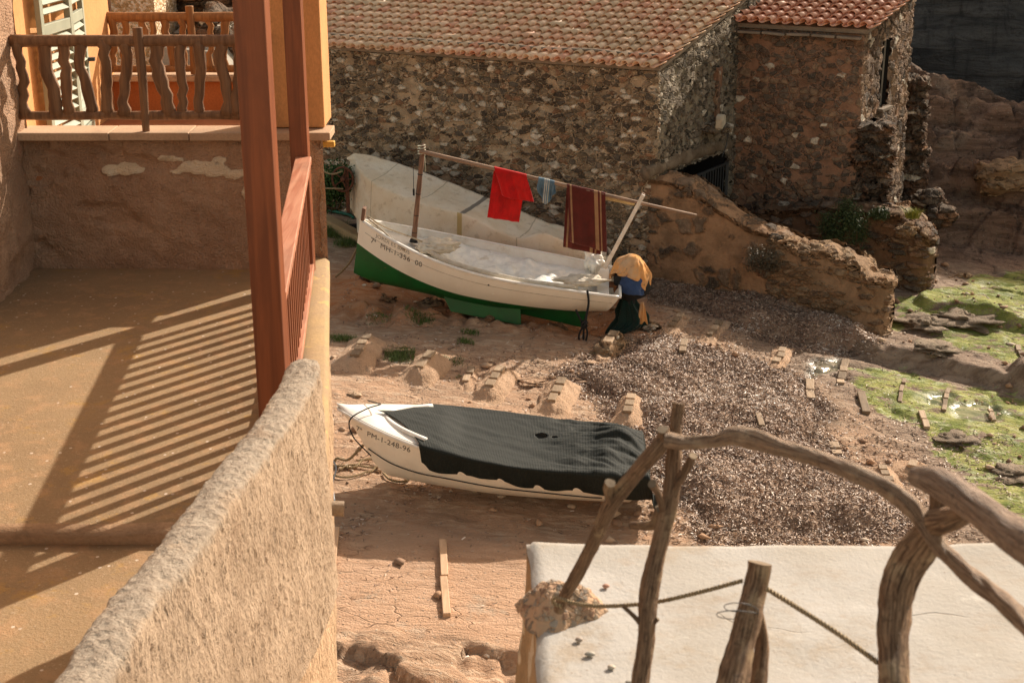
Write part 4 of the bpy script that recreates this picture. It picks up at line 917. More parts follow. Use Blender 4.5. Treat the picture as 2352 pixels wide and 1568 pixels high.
def branch(name, parent, pts, mat, n_=18, rough=.10, seed=1, k=10, knots=()):
    n_ = 30; k = int(k*2); rough *= 1.5
    P = smoothpath([pxp(a, b, D) for a, b, D, w in pts], k); W_ = .93*smoothpath([(w*D/FP/2, 0, 0) for a, b, D, w in pts], k)[:, 0]
    m = len(P); T = np.gradient(P, axis=0); T /= np.linalg.norm(T, axis=1)[:, None]; L = np.concatenate([[0], np.cumsum(np.linalg.norm(np.diff(P, axis=0), axis=1))])
    u = np.array([1., 0, .1]); ph = np.arange(n_)*2*np.pi/n_; Vv = []
    for i in range(m):
        u = u-T[i]*(u@T[i]); u /= np.linalg.norm(u); w = np.cross(T[i], u)
        rr = W_[i]*(1+rough*fbm(np.cos(ph)*.9+L[i]*9, np.sin(ph)*.9+L[i]*3, 4, seed)+.7*rough*fbm(L[i]*26+np.cos(ph)*1.5, np.sin(ph)*2.5, 4, seed+2)+.35*rough*np.abs(fbm(np.cos(ph)*5+L[i]*6, np.sin(ph)*5, 3, seed+4)))
        for (kt, ka, kr) in knots: rr = rr*(1+kr*np.exp(-((L[i]/L[-1]-kt)/.03)**2)*np.exp(-((np.angle(np.exp(1j*(ph-ka))))/.6)**2))
        Vv.append(P[i]+np.outer(np.cos(ph)*rr, u)+np.outer(np.sin(ph)*rr, w))
    F = [tuple(q) for q in gridf(m, n_, True)]; F += [tuple(range(n_))[::-1], tuple((m-1)*n_+q for q in range(n_))]
    mi = [0]*(len(F)-2)+[1, 1]
    o = obj(name, np.concatenate(Vv), F, mat, parent, True, mats=[mat, M_CUT], midx=mi, world=True, attrs={'bc': np.tile(np.cos(ph), m), 'bs': np.tile(np.sin(ph), m), 'bl': np.repeat(L+seed, n_)})
    o.data.polygons.foreach_set('use_smooth', [True]*(len(F)-2)+[False]*2)
    return o
def stick(name, label, D0, pts, mat, rough=.1, seed=1, twigs=(), knots=()):
    o0 = pxp(pts[-1][0], pts[-1][1], pts[-1][2])
    t = empty(name, o0, label, 'branch' if name == 'branch' else 'post', 'rough branches of the near fence')
    branch('trunk' if twigs else 'stem', t, pts, mat, 18, rough, seed, knots=knots)
    for q in twigs: branch('twig', t, q, mat, 10, .12, seed+5, 6)
    return t
stick('fence_post', 'upright forked branch post carrying the crooked top branch, left part of the near fence', 3.3,
      [(1560, 926, 3.34, 32), (1553, 980, 3.34, 30), (1548, 1060, 3.34, 40), (1535, 1160, 3.33, 42), (1508, 1280, 3.32, 44), (1490, 1380, 3.30, 46), (1484, 1470, 3.28, 42), (1470, 1568, 3.26, 44), (1455, 1750, 3.2, 50), (1430, 2000, 3.15, 52)], M_BARK, .13, 3,
      twigs=([(1548, 1120, 3.33, 24), (1575, 1080, 3.30, 21), (1592, 1046, 3.27, 21)], [(1525, 1175, 3.33, 20), (1512, 1135, 3.28, 16), (1498, 1110, 3.24, 22)], [(1518, 1170, 3.33, 28), (1500, 1205, 3.36, 24), (1450, 1206, 3.42, 18)], [(1478, 1440, 3.29, 16), (1462, 1420, 3.28, 12), (1430, 1390, 3.27, 9)], [(1490, 1440, 3.29, 14), (1512, 1420, 3.28, 10)]), knots=((.42, 4.2, .35),))
stick('branch', 'leaning stick rising from the mortar mound to the top of the forked post', 3.4,
      [(1535, 1000, 3.30, 44), (1500, 1040, 3.30, 38), (1450, 1100, 3.36, 36), (1400, 1165, 3.42, 36), (1362, 1250, 3.5, 32), (1330, 1310, 3.56, 32), (1295, 1372, 3.62, 29), (1283, 1400, 3.65, 27)], M_BARK, .12, 7,
      twigs=([(1405, 1160, 3.41, 22), (1398, 1125, 3.38, 24), (1402, 1108, 3.36, 27)], [(1528, 1010, 3.29, 30), (1522, 985, 3.27, 28)]))
stick('branch', 'long arched top branch running from the forked post to the thick bent post', 3.3,
      [(1530, 1008, 3.27, 40), (1580, 1016, 3.25, 34), (1640, 1012, 3.22, 36), (1690, 1000, 3.2, 46), (1740, 1010, 3.17, 46), (1800, 1030, 3.12, 42), (1880, 1052, 3.07, 43), (1960, 1085, 3.0, 44), (2040, 1122, 2.95, 48), (2090, 1158, 2.92, 52), (2120, 1200, 2.9, 44), (2165, 1262, 2.84, 44), (2240, 1330, 2.75, 46), (2310, 1388, 2.66, 50), (2420, 1490, 2.5, 60)], M_BARK2, .15, 11,
      twigs=([(1700, 1005, 3.2, 22), (1722, 996, 3.18, 20), (1742, 1012, 3.17, 24)], [(1708, 1000, 3.2, 12), (1700, 985, 3.2, 6)], [(1740, 1008, 3.17, 14), (1748, 992, 3.17, 5)]), knots=((.20, 1.0, .25), (.62, 1.0, .25)))
stick('fence_post', 'thick bent branch post with a sawn fork, right part of the near fence', 3.,
      [(2160, 1112, 2.86, 52), (2158, 1150, 2.86, 46), (2150, 1195, 2.88, 56), (2120, 1240, 2.92, 84), (2085, 1290, 2.95, 86), (2062, 1350, 2.95, 84), (2052, 1430, 2.93, 78), (2052, 1500, 2.9, 74), (2054, 1600, 2.85, 76), (2060, 1800, 2.8, 80), (2070, 2050, 2.75, 84)], M_BARK, .12, 17,
      twigs=([(2150, 1200, 2.86, 66), (2195, 1190, 2.80, 60), (2240, 1170, 2.74, 34)],))
stick('branch', 'thick peeled pole lying on the thick bent post and leaving the picture at right', 2.8,
      [(2100, 1092, 2.78, 50), (2150, 1105, 2.74, 74), (2220, 1150, 2.66, 80), (2300, 1210, 2.56, 90), (2380, 1262, 2.46, 100), (2520, 1360, 2.3, 118)], m_bark('peeled_grey_pole', (.19, .12, .08), (.36, .25, .175), (.46, .34, .25), (.09, .055, .04), .6), .07, 23)
stick('fence_post', 'short sawn stake with a rope threaded through its hole, centre of the near fence', 3.2,
      [(1747, 1292, 3.22, 58), (1738, 1340, 3.22, 58), (1722, 1400, 3.20, 62), (1705, 1470, 3.18, 68), (1690, 1540, 3.15, 78), (1675, 1640, 3.1, 84), (1660, 1900, 3.0, 90)], M_BARK, .10, 29,
      twigs=([(1735, 1400, 3.25, 36), (1750, 1470, 3.25, 34), (1742, 1560, 3.22, 42), (1730, 1700, 3.15, 46)],))
n = NT('twisted_rope'); w1 = n.N.new('ShaderNodeTexWave'); n.put(w1.inputs['Vector'], n.map((1, 1, 1), rot=(.5, .3, .4))); w1.inputs['Scale'].default_value = 45
c = n.mix(w1.outputs['Fac'], (.20, .145, .08), (.50, .39, .24)); n.bump(w1.outputs['Fac'], .004, 1); M_ROPE = n.fin(c, .9, .2)
def rope(label, pts, r, mat=None, name='rope', k=10, strands=True, cat='rope', parent=None):
    P = smoothpath(pts, k); mb = MB()
    if strands:
        L = np.concatenate([[0], np.cumsum(np.linalg.norm(np.diff(P, axis=0), axis=1))]); N_ = int(L[-1]/(r*1.1))+4; S_ = np.linspace(0, L[-1], N_)
        Q = np.stack([np.interp(S_, L, P[:, i]) for i in range(3)], 1); T = np.gradient(Q, axis=0); T /= np.linalg.norm(T, axis=1)[:, None]
        a = np.cross(T, [0.1, .2, 1]); a /= np.linalg.norm(a, axis=1)[:, None]; b = np.cross(T, a)
        for q in range(3):
            ph = S_/(r*5.5)*2*np.pi+q*2.094; mb.tube(Q+a*(np.cos(ph)*r*.5)[:, None]+b*(np.sin(ph)*r*.5)[:, None], r*.56, 6)
    else: mb.tube(P, r, 7)
    return props(obj(name, np.concatenate(mb.v), mb.f, mat or M_ROPE, parent), *(() if parent else (label, cat)))
rope('tan rope sagging from the mortar mound to the short sawn stake', [pxp(1290, 1392, 3.58), pxp(1272, 1385, 3.58), pxp(1276, 1372, 3.56), pxp(1330, 1387, 3.5), pxp(1400, 1391, 3.42), pxp(1500, 1383, 3.35), pxp(1600, 1361, 3.28), pxp(1705, 1333, 3.22)], .0055)
rope('tan rope falling from the short sawn stake to the thick bent post', [pxp(1762, 1352, 3.19), pxp(1840, 1400, 3.1), pxp(1930, 1458, 3.0), pxp(2018, 1522, 2.9)], .0062)
wr = smoothpath([pxp(1698+26*math.cos(a_*.9)*(1+.1*a_)-20*0, 1385+14*math.sin(a_*.9)+a_*2.5, 3.15+.05*math.sin(a_*.9)) for a_ in range(14)], 5)
v, f = tubegeo(wr, .0011, 5); props(obj('wire', v, f, M_IRON), 'thin dark wire looped round the short sawn stake', 'wire')
# ================================================================ BOATS
n = NT('cream_shade_gelcoat'); a = n.noise(2, 5, .6); b = n.noise(14, 5, .7, n.map((1, 1, 3)))
c = n.mix(n.ss(a, .4, .7), (.86, .79, .67), (.80, .72, .60)); c = n.mix(n.ss(b, .60, .74, 0, .4), c, (.48, .38, .27)); M_HULL = n.fin(c, .38, .5)
M_HULLW = m_flat('white_gelcoat', (.84, .82, .77), (.76, .72, .65), .35, 5, 0, .5, stain=(.60, .53, .43))
n = NT('green_bottom_paint'); a = n.noise(3, 4, .6); b = n.noise(4.2, 5, .7, n.map((1, 1, 1.4), loc=(1, 4, 2)))
c = n.mix(n.ss(a, .35, .7), (.008, .115, .022), (.012, .085, .020)); c = n.mix(n.ss(b, .655, .67), c, (.30, .085, .03)); n.bump(b, .004, 1); M_GRN = n.fin(c, .45, .4)
M_SHEET = m_flat('plastic_sheet', (.86, .85, .80), (.78, .76, .70), .25, 6, .01, .5, stain=(.55, .46, .34))
M_DECK = m_flat('painted_deck', (.74, .71, .65), (.64, .60, .53), .5, 7, 0, .4, stain=(.5, .42, .32))
M_TXT = m_flat('lettering_paint', (.11, .10, .085), rough=.5)
M_MAST = m_wood('old_mast_wood', (.24, .13, .08), (.13, .07, .045), 1, .7, 2, 24, .003)
M_POLE = m_wood('grey_brown_pole', (.36, .24, .165), (.22, .14, .095), 1, .7, 0, 24, .003)
M_WSTK = m_flat('white_painted_wood', (.80, .74, .66), (.66, .58, .48), .5, 9, .001)
M_BLK = m_flat('black_cord', (.018, .018, .018), rough=.8)
def hullfun(kind):
    if kind == 1: L, B, rk = 5.0, 1.9, .22
    else: L, B, rk = 4.3, 1.75, .10
    def half(t):
        t = np.asarray(t, float)
        return B/2*np.where(t < .4, 1-.18*((.4-t)/.4)**2, np.clip(1-(np.clip(t-.4, 0, 1)/.6)**2.3, 0, 1))
    def shr(t):
        t = np.asarray(t, float)
        return (.85+.4*np.clip((t-.35)/.65, 0, 1)**2) if kind == 1 else (.75+.2*np.clip((t-.3)/.7, 0, 1)**2)
    def kee(t):
        t = np.asarray(t, float)
        if kind == 1: return .30*np.clip((.45-t)/.45, 0, 1)**1.3+.10*np.clip((t-.9)/.1, 0, 1)**2
        return .02+.10*np.clip((.5-t)/.5, 0, 1)**1.5+.55*np.clip((t-.80)/.20, 0, 1)**1.6
    def pt(t, w, side=1):
        """t along, w 0 keel .. 1 gunwale"""
        b, h, k = half(t), shr(t), kee(t); ph = np.asarray(w)*np.pi/2
        p = .72 if kind == 1 else .80
        y = b*np.sin(ph)**p; z = k+(h-k)*(1-np.cos(ph)**1.12)
        bowr = (0.0 if kind == 1 else .42)*np.clip((np.asarray(t)-.7)/.3, 0, 1)**2
        x = np.asarray(t)*L-rk*np.clip(1-np.asarray(t)*4, 0, 1)*(z-k)/(h-k)-bowr*(1-(z-k)/(h-k))
        return np.stack(np.broadcast_arrays(x, side*y, z), -1)
    def wz(t, z):
        b, h, k = half(t), shr(t), kee(t); q = np.clip((z-k)/(h-k), 0, 1)
        return np.arccos(np.clip((1-q), 0, 1)**(1/1.12))/(np.pi/2)
    return L, B, half, shr, kee, pt, wz
def make_hull(root, kind, mats, line):
    L, B, half, shr, kee, pt, wz = hullfun(kind)
    t = 1-(1-np.linspace(0, 1, 64))**1.5; t[-1] = 1
    t = np.clip(t, 0, .9995)
    nl, nu = 8, 14
    V_ = []; F = []; MI = []; k = 0
    for side in (1, -1):
        wl = wz(t, line(t)); lo = np.linspace(0, 1, nl)[None, :]*wl[:, None]; hi = wl[:, None]+(1-wl[:, None])*np.linspace(0, 1, nu)[None, 1:]
        w = np.concatenate([lo, hi], 1); P = pt(t[:, None], w, side); m = w.shape[1]
        f = gridf(64, m); f = f if side == -1 else f[:, ::-1]
        MI += list(((np.arange(len(f)) % (m-1)) >= nl-1).astype(int)); F += [tuple(q+k) for q in f]; V_.append(P.reshape(-1, 3)); k += 64*m
        if side == 1: m1 = m
    # transom
    n1 = m1; base2 = 64*m1
    for j in range(m1-1):
        F.append((j, j+1, base2+j+1, base2+j)); MI.append(1 if j >= nl-1 else 0)
    o = obj('hull', np.concatenate(V_), F, mats[0], root, True, mats=mats, midx=MI)
    md = o.modifiers.new('weld', 'WELD'); md.merge_threshold = .002
    return L, B, half, shr, kee, pt, wz
def strip_tube(root, name, fn, ts, rad, mat, flat=1.): 
    P = np.array([fn(t) for t in ts]); v, f = tubegeo(P, rad, 8, flat); return obj(name, v, f, mat, root)
def lettering(root, text, kind, X0, z0, size, mat, pt, wz, L, side=1, slope=0.0, font_sp=1.05):
    cu = bpy.data.curves.new('txt', 'FONT'); cu.body = text; cu.size = size; cu.space_character = font_sp; cu.resolution_u = 3
    ob = bpy.data.objects.new('txt', cu); COL.objects.link(ob)
    dg = bpy.context.evaluated_depsgraph_get(); me0 = bpy.data.meshes.new_from_object(ob.evaluated_get(dg)); bpy.data.objects.remove(ob)
    bmv = [tuple(v.co) for v in me0.vertices]; fs = [tuple(p.vertices) for p in me0.polygons]
    out = []
    for (x, y, _) in bmv:
        X = X0-x; z = z0+y+slope*x; t = X/L
        for it in range(4):
            w = float(wz(t, z)); p = pt(t, w, side); t += (X-p[0])/L
        p1 = pt(t, min(w+.02, 1), side); p2 = pt(t+.01, w, side); nn = np.cross(p1-p, p2-p); nn /= np.linalg.norm(nn); nn *= np.sign(nn[1])*side if nn[1] else 1
        out.append(p+nn*.004)
    return obj('lettering', out, fs, mat, root, False)
# ---- white and green boat
bo = empty('wooden_fishing_boat', B1['loc'], 'cream and green open boat with a brown mast, propped on the red bank', 'boat', None, B1['rot']); bo.scale = (B1['sc'],)*3
line1 = lambda t: .30+.02*np.asarray(t)+.42*np.clip((np.asarray(t)-.55)/.45, 0, 1)**1.6
L, B, half, shr, kee, pt, wz = make_hull(bo, 1, [M_GRN, M_HULL], line1)
tt = np.linspace(0, .985, 60)
gw = MB()
for sd in (1, -1):
    P = pt(tt, 1.0, sd); gw.tube(P+np.array([0, sd*.008, -.01]), .028, 8, .7)
P = pt(np.array([0.]), 1, 1)[0]; gw.beam([P[0], -half(0)-.02, shr(0)-.005], [P[0], half(0)+.02, shr(0)-.005], .05, .05)
obj('gunwale', np.concatenate(gw.v), gw.f, M_HULLW, bo, True)
# inner shell and floor
def inner(kind_pt, floor, root, mat, t0=.012, t1=.93, inset=.045, wmin=.0):
    ti = np.linspace(t0, t1, 50); w = np.linspace(.02, 1, 16); rows = []
    for side in (1, -1):
        P = kind_pt(ti[:, None], w[None, :], side); P[..., 1] = side*np.maximum(np.abs(P[..., 1])-inset, 0); P[..., 2] = np.maximum(P[..., 2], floor); rows.append(P)
    G = np.concatenate([rows[1][:, ::-1], rows[0]], 1); return obj('inner_shell', G.reshape(-1, 3), gridf(50, 32), mat, root)
inner(pt, .42, bo, M_HULLW)
# cap that joins the inner shell to the gunwale
cp = MB()
for sd in (1, -1):
    A_ = pt(tt, 1.0, sd); Bq = A_.copy(); Bq[:, 1] = sd*np.maximum(np.abs(Bq[:, 1])-.05, 0); Z = np.concatenate([A_, Bq]); Z[:, 2] += .006; m = len(tt)
    cp.add(Z, [(i, i+1, m+i+1, m+i) for i in range(m-1)])
obj('gunwale_cap', np.concatenate(cp.v), cp.f, M_HULLW, bo, True)
# foredeck, stem head
td = np.linspace(.70, .985, 16); A_ = pt(td, 1., 1); rows = []
for i, q in enumerate(A_):
    yy = np.linspace(-1, 1, 9)*max(q[1]-.05, .001); rows.append(np.column_stack([np.full(9, q[0]), yy, np.full(9, q[2]-.16)+.03*(1-(yy/(q[1]+.01))**2)]))
obj('foredeck', np.concatenate(rows), gridf(16, 9), M_DECK, bo)
mb = MB(); mb.box((L-.06, 0, 1.36), (.07, .16, .26)); obj('stem_head', mb.v[0], mb.f, M_MAST, bo, False, bevel=.012)
# deep keel with a dropped middle shoe, green
prof = [(.30, .30), (.27, -.22), (1.6, -.15), (1.7, -.14), (3.25, -.10), (3.42, -.04), (4.6, .02), (4.86, .16)]
vv = []
for (x, z) in prof: vv += [(x, -.03, z), (x, .03, z)]
for (x, z) in reversed([(4.86, .5), (4.2, .3), (2.5, .3), (1.0, .34), (.16, .42)]): pass
top = [(4.86, .5), (2.5, .25), (.30, .45)]
pl = prof+top; m = len(pl); vv = [(x, -.032, z) for x, z in pl]+[(x, .032, z) for x, z in pl]
obj('keel', vv, [tuple(range(m)), tuple(range(2*m-1, m-1, -1))]+[(i, (i+1) % m, (i+1) % m+m, i+m) for i in range(m)], M_GRN, bo, False, bevel=.008)
# bilge keel plate on the near side
bp = MB(); P0 = []
pl = [(1.62, .06), (1.55, -.26), (2.95, -.22), (3.15, .04)]
vv = [(x, .50+.10*(z < -.1), z+.10) for x, z in pl]+[(x, .46+.10*(z < -.1), z+.10) for x, z in pl]
obj('bilge_keel', vv, [(0, 1, 2, 3), (7, 6, 5, 4), (0, 4, 5, 1), (1, 5, 6, 2), (2, 6, 7, 3), (3, 7, 4, 0)], M_GRN, bo, False, bevel=.006)
# plank line, a thin tan strip along the near side
strip_tube(bo, 'rubbing_line', lambda t: pt(t, float(wz(t, shr(t)-.17-.03*t)), 1)+np.array([0, .002, 0]), np.linspace(.01, .97, 60), .006, m_flat('tan_plank_line', (.55, .47, .37)))
mb = MB()
for (t_, zo) in ((.46, .17), (.44, .36)):
    p = pt(t_, float(wz(t_, shr(t_)-zo)), 1); v, f = blob(p, (.02, .012, .02), 1, 7, 0); obj('hull_plug', v, f, M_TXT if zo < .2 else M_HULL, bo)
lettering(bo, 'JORDI ES BAUS', 1, 4.62, 1.02, .105, m_flat('grey_lettering', (.30, .28, .24)), pt, wz, L, slope=-.14)
lettering(bo, '7ª  MH-1-356  00', 1, 4.72, .87, .148, m_flat('hull_number_paint', (.05, .045, .04), rough=.5), pt, wz, L, slope=-.125)
# mast
def b1w(x, y, z): return np.array(Matrix.LocRotScale(Vector(B1['loc']), Matrix.Rotation(B1['rot'][2], 3, 'Z') @ Matrix.Rotation(B1['rot'][1], 3, 'Y') @ Matrix.Rotation(B1['rot'][0], 3, 'X'), Vector((B1['sc'],)*3)) @ Vector((x, y, z)))
mb_ = b1w(3.82, .0, .95)
mt_ = PY(972, 332, mb_[1]+.02); S = np.linspace(0, 1, 20)
# mast foot follows the picture: find the point of the centre line under pixel (949, 558)
foot = PY(950, 556, mb_[1])
v, f = tubegeo([foot+(mt_-foot)*s for s in S], .052-.008*S+.003*np.sin(S*25), 10); ms = obj('mast', v, f, M_MAST, bo, world=True)
for s in (.10, .28, .50, .70):
    p = foot+(mt_-foot)*s; v, f = tubegeo([p-(mt_-foot)*.004, p+(mt_-foot)*.004], .053, 10); obj('mast_band', v, f, M_BLK, ms, world=True)
p = foot; v, f = tubegeo([p, p+(mt_-foot)*.035], [.085, .065], 10); obj('mast_step', v, f, M_BLK, bo, world=True)
bl_ = foot+(mt_-foot)*.52+np.array([-.09, -.02, 0]); mb = MB(); mb.box(bl_, (.035, .04, .13)); mb.tube([bl_, bl_+np.array([.0, 0, .55]), foot+(mt_-foot)*.9], .006, 6); obj('pulley_block', np.concatenate(mb.v), mb.f, M_BLK, ms, False, world=True)
# plastic sheet filling the well
xs_ = np.linspace(.25, 3.75, 90); vv_ = np.linspace(-1, 1, 44); Xg, Vg = np.meshgrid(xs_, vv_, indexing='ij'); tg = Xg/L
bw = half(tg)-.055; Zs = shr(tg)-.25+.09*np.abs(Vg)**3+.07*fbm(Xg*1.6, Vg*1.8, 4, 201)+.09*np.abs(fbm(Xg*3.1, Vg*2.6, 4, 202))+.02*np.abs(fbm(Xg*9, Vg*7, 3, 203))+.10*np.exp(-((Xg-3.55)/.22)**2-((Vg+.0)/.5)**2)
Zs = Zs-.16*sstep(.5, .2, Xg)
props(obj('plastic_sheet', np.stack([Xg, Vg*bw*.985, Zs], -1).reshape(-1, 3)@(np.array(Matrix.Rotation(B1['rot'][2], 3, 'Z') @ Matrix.Rotation(B1['rot'][1], 3, 'Y') @ Matrix.Rotation(B1['rot'][0], 3, 'X')).T)*B1['sc']+np.array(B1['loc']), gridf(90, 44), M_SHEET), 'crumpled translucent white plastic sheet covering the inside of the cream and green boat', 'plastic sheet')
# rolled canvas along the near side and bundles
M_CANV2 = m_flat('dirty_white_canvas', (.70, .63, .52), (.58, .49, .38), .85, 9, .01, .2)
pth = smoothpath([b1w(3.75, .25, 1.0), b1w(3.2, .60, .92), b1w(2.4, .76, .86), b1w(1.4, .78, .84), b1w(.6, .70, .86)], 10)
v, f = tubegeo(pth, .055+.02*fbm(np.arange(len(pth))*.35, 1, 3, 4), 9, .7); props(obj('rolled_canvas', v, f, M_CANV2), 'long thin roll of dirty white canvas along the near gunwale of the green bottomed boat', 'canvas')
def crumple(name, label, c, r, seed, mat, cat, up=None):
    th = np.linspace(0, np.pi, 30); ph = np.arange(48)*2*np.pi/48; T, Pp = np.meshgrid(th, ph, indexing='ij'); x = np.sin(T)*np.cos(Pp); y = np.sin(T)*np.sin(Pp); z = np.cos(T)
    k = 1+.45*fbm(x*2.2+seed, y*2.2+z*2, 3, seed)+.22*np.abs(fbm(x*6+seed, y*6+z*5, 3, seed+1))
    if up is not None:
        for (a, h) in up: k = k+h*np.exp(-((np.angle(np.exp(1j*(Pp-a))))/.25)**2)*np.exp(-((T-.45)/.25)**2)
    v = np.stack([x*k*r[0]+c[0], y*k*r[1]+c[1], z*k*r[2]+c[2]], -1).reshape(-1, 3)
    return props(obj(name, v, gridf(30, 48, True), mat), label, cat)
crumple('folded_canvas', 'bundle of stained white canvas by the mast foot of the cream and green boat', b1w(3.45, .12, 1.0), (.42, .30, .12), 3, M_CANV2, 'canvas')
crumple('plastic_bag', 'knotted white plastic bag at the stern of the cream and green boat', PY(1363, 603, 26.6), (.20, .18, .16), 5, M_SHEET, 'plastic bag', up=((.4, 1.1), (2.9, 1.0)))
crumple('folded_canvas', 'heap of white canvas lying against the near stern gunwale of the cream and green boat', b1w(.55, .45, .92), (.45, .22, .09), 7, M_CANV2, 'canvas')
# thwart at the stern with board
mb = MB(); mb.beam(b1w(.10, -.70, .80), b1w(.10, .72, .80), .22, .04); mb.beam(b1w(.42, -.60, .84), b1w(.42, .3, .84), .10, .03)
obj('stern_seat', np.concatenate(mb.v), mb.f, M_HULLW, bo, False, world=True, bevel=.006)
# ropes at the bow
M_ROPE2 = m_flat('grey_rope', (.46, .37, .26), (.30, .23, .16), .9, 60)
rope('', [b1w(4.85, .03, 1.33), b1w(4.5, .10, 1.20), b1w(4.0, .12, 1.10), b1w(3.72, .18, 1.06)], .016, M_ROPE2, 'bow_rope', strands=False, parent=None)
o = bpy.data.objects['bow_rope']; props(o, 'grey rope slack from the stem head towards the mast foot', 'rope'); 
rope('grey rope lying along the near bow gunwale of the cream and green boat', [b1w(4.85, .05, 1.30), b1w(4.6, .22, 1.22), b1w(4.3, .42, 1.10), b1w(4.0, .60, .98)], .016, M_ROPE2, 'bow_rope', strands=False)
pa, pb = PY(820, 570, 26.9), PG(772, 635, .02)
rope('frayed brown mooring rope slanting from the bow to the ground by the terrace corner', [pa, (pa*.7+pb*.3)+np.array([0, 0, -.08]), (pa*.35+pb*.65)+np.array([0, 0, -.06]), pb], .022, M_ROPE, strands=False)
# black rope with knot hanging from the near stern quarter
s0 = b1w(.42, .86, .88)
pts = [s0+np.array([0, 0, .02]), s0+np.array([.02, -.06, -.25]), s0+np.array([-.06, -.07, -.75]), s0+np.array([-.05, -.05, -1.35]), s0+np.array([-.1, -.03, -1.62])]
r1 = rope('black rope with a big knot hanging from the near stern of the green bottomed boat', pts, .022, M_BLK, strands=False, name='hanging_rope')
mb = MB(); kc = s0+np.array([-.05, -.08, -.62]); mb.tube([kc+np.array([math.cos(a_)*.05, math.sin(a_)*.04, .05*math.sin(a_*1.7)]) for a_ in np.linspace(0, 12, 40)], .020, 6)
mb.tube([kc+np.array([-.03, 0, 0]), kc+np.array([-.13, 0, .20]), kc+np.array([-.16, 0, .28])], .020, 6); mb.tube(smoothpath([kc, kc+np.array([-.10, 0, -.25]), kc+np.array([-.02, 0, -.48]), kc+np.array([.06, 0, -.2]), kc], 6), .018, 6)
kc = s0+np.array([-.08, -.05, -1.2]); mb.tube([kc+np.array([math.cos(a_)*.035, math.sin(a_)*.03, .04*math.sin(a_*1.3)]) for a_ in np.linspace(0, 9, 30)], .018, 6); mb.tube([kc, kc+np.array([.07, 0, -.3])], .016, 6); mb.tube([kc, kc+np.array([-.06, 0, -.4])], .016, 6)
o = obj('knot', np.concatenate(mb.v), mb.f, M_BLK, r1, True)
# supports under the boat
for i, (x, y) in enumerate(((.9, .05), (3.4, .0), (2.3, .55))):
    p = b1w(x, y, -.20); p[2] = float(H(p[0], p[1]))-.03; v, f = blob(p, (.26, .20, .13), 70+i, 14, .25)
    props(obj('chock_stone', v, f, M_CONGL), ['rounded stone under the stern keel of the cream and green boat', 'rough stone under the bow keel of the cream and green boat', 'earthy stone under the bilge plate of the cream and green boat'][i], 'stone')
# ---- spar with the laundry
q0 = PY(963, 347, foot[1]-.05); q1 = PY(1478, 468, 26.35); dq = (q1-q0); q2 = PY(1600, 495, q1[1]+dq[1]/dq[0]*.95)
def spar(s): return q0+(q1-q0)*s
v, f = tubegeo([q0+(q1-q0)*s*1.0 for s in np.linspace(0, 1, 14)]+[q2], list(np.linspace(.042, .034, 14))+[.028], 9)
props(obj('wooden_spar', v, f, M_POLE), 'long grey brown pole lashed to the mast with towels hanging on it', 'pole')
mb = MB(); ps = PY(968, 345, foot[1]); mb.tube([ps+np.array([math.cos(a_)*.07, math.sin(a_)*.07, (a_-12)*.008]) for a_ in np.linspace(0, 25, 90)], .009, 5); mb.tube([ps+np.array([.06, -.07, 0]), ps+np.array([.07, -.08, -.4])], .008, 5)
props(obj('lashing', np.concatenate(mb.v), mb.f, m_flat('pale_cord', (.50, .50, .38)), smooth=True), 'pale cord lashing that ties the long pole to the mast', 'cord')
sa, sb = PY(1391, 612, 26.42), PY(1478, 447, 26.22)
t_ = empty('white_tiller', sa, 'white painted flat stick standing at the stern and crossing the long pole', 'stick')
mb = MB(); mb.beam(sa-(sb-sa)*.03, sb, .030, .075); obj('stick_blade', mb.v[0], mb.f, M_WSTK, t_, False, world=True, bevel=.008)
mb = MB(); mb.beam(sb-(sb-sa)*.09+np.array([0, .04, 0]), sb+(sb-sa)*.012+np.array([0, .04, 0]), .03, .07); obj('stick_splice', mb.v[0], mb.f, M_POLE, t_, False, world=True, bevel=.006)
ya, yb_ = PY(1384, 453, 26.55), PY(1458, 468, 26.5); mb = MB(); mb.beam(ya, yb_, .04, .07); props(obj('yellow_batten', mb.v[0], mb.f, m_flat('yellow_wood', (.62, .45, .20), rough=.6), smooth=False, bevel=.005), 'short yellow batten tied under the long pole beside the maroon towel', 'batten')
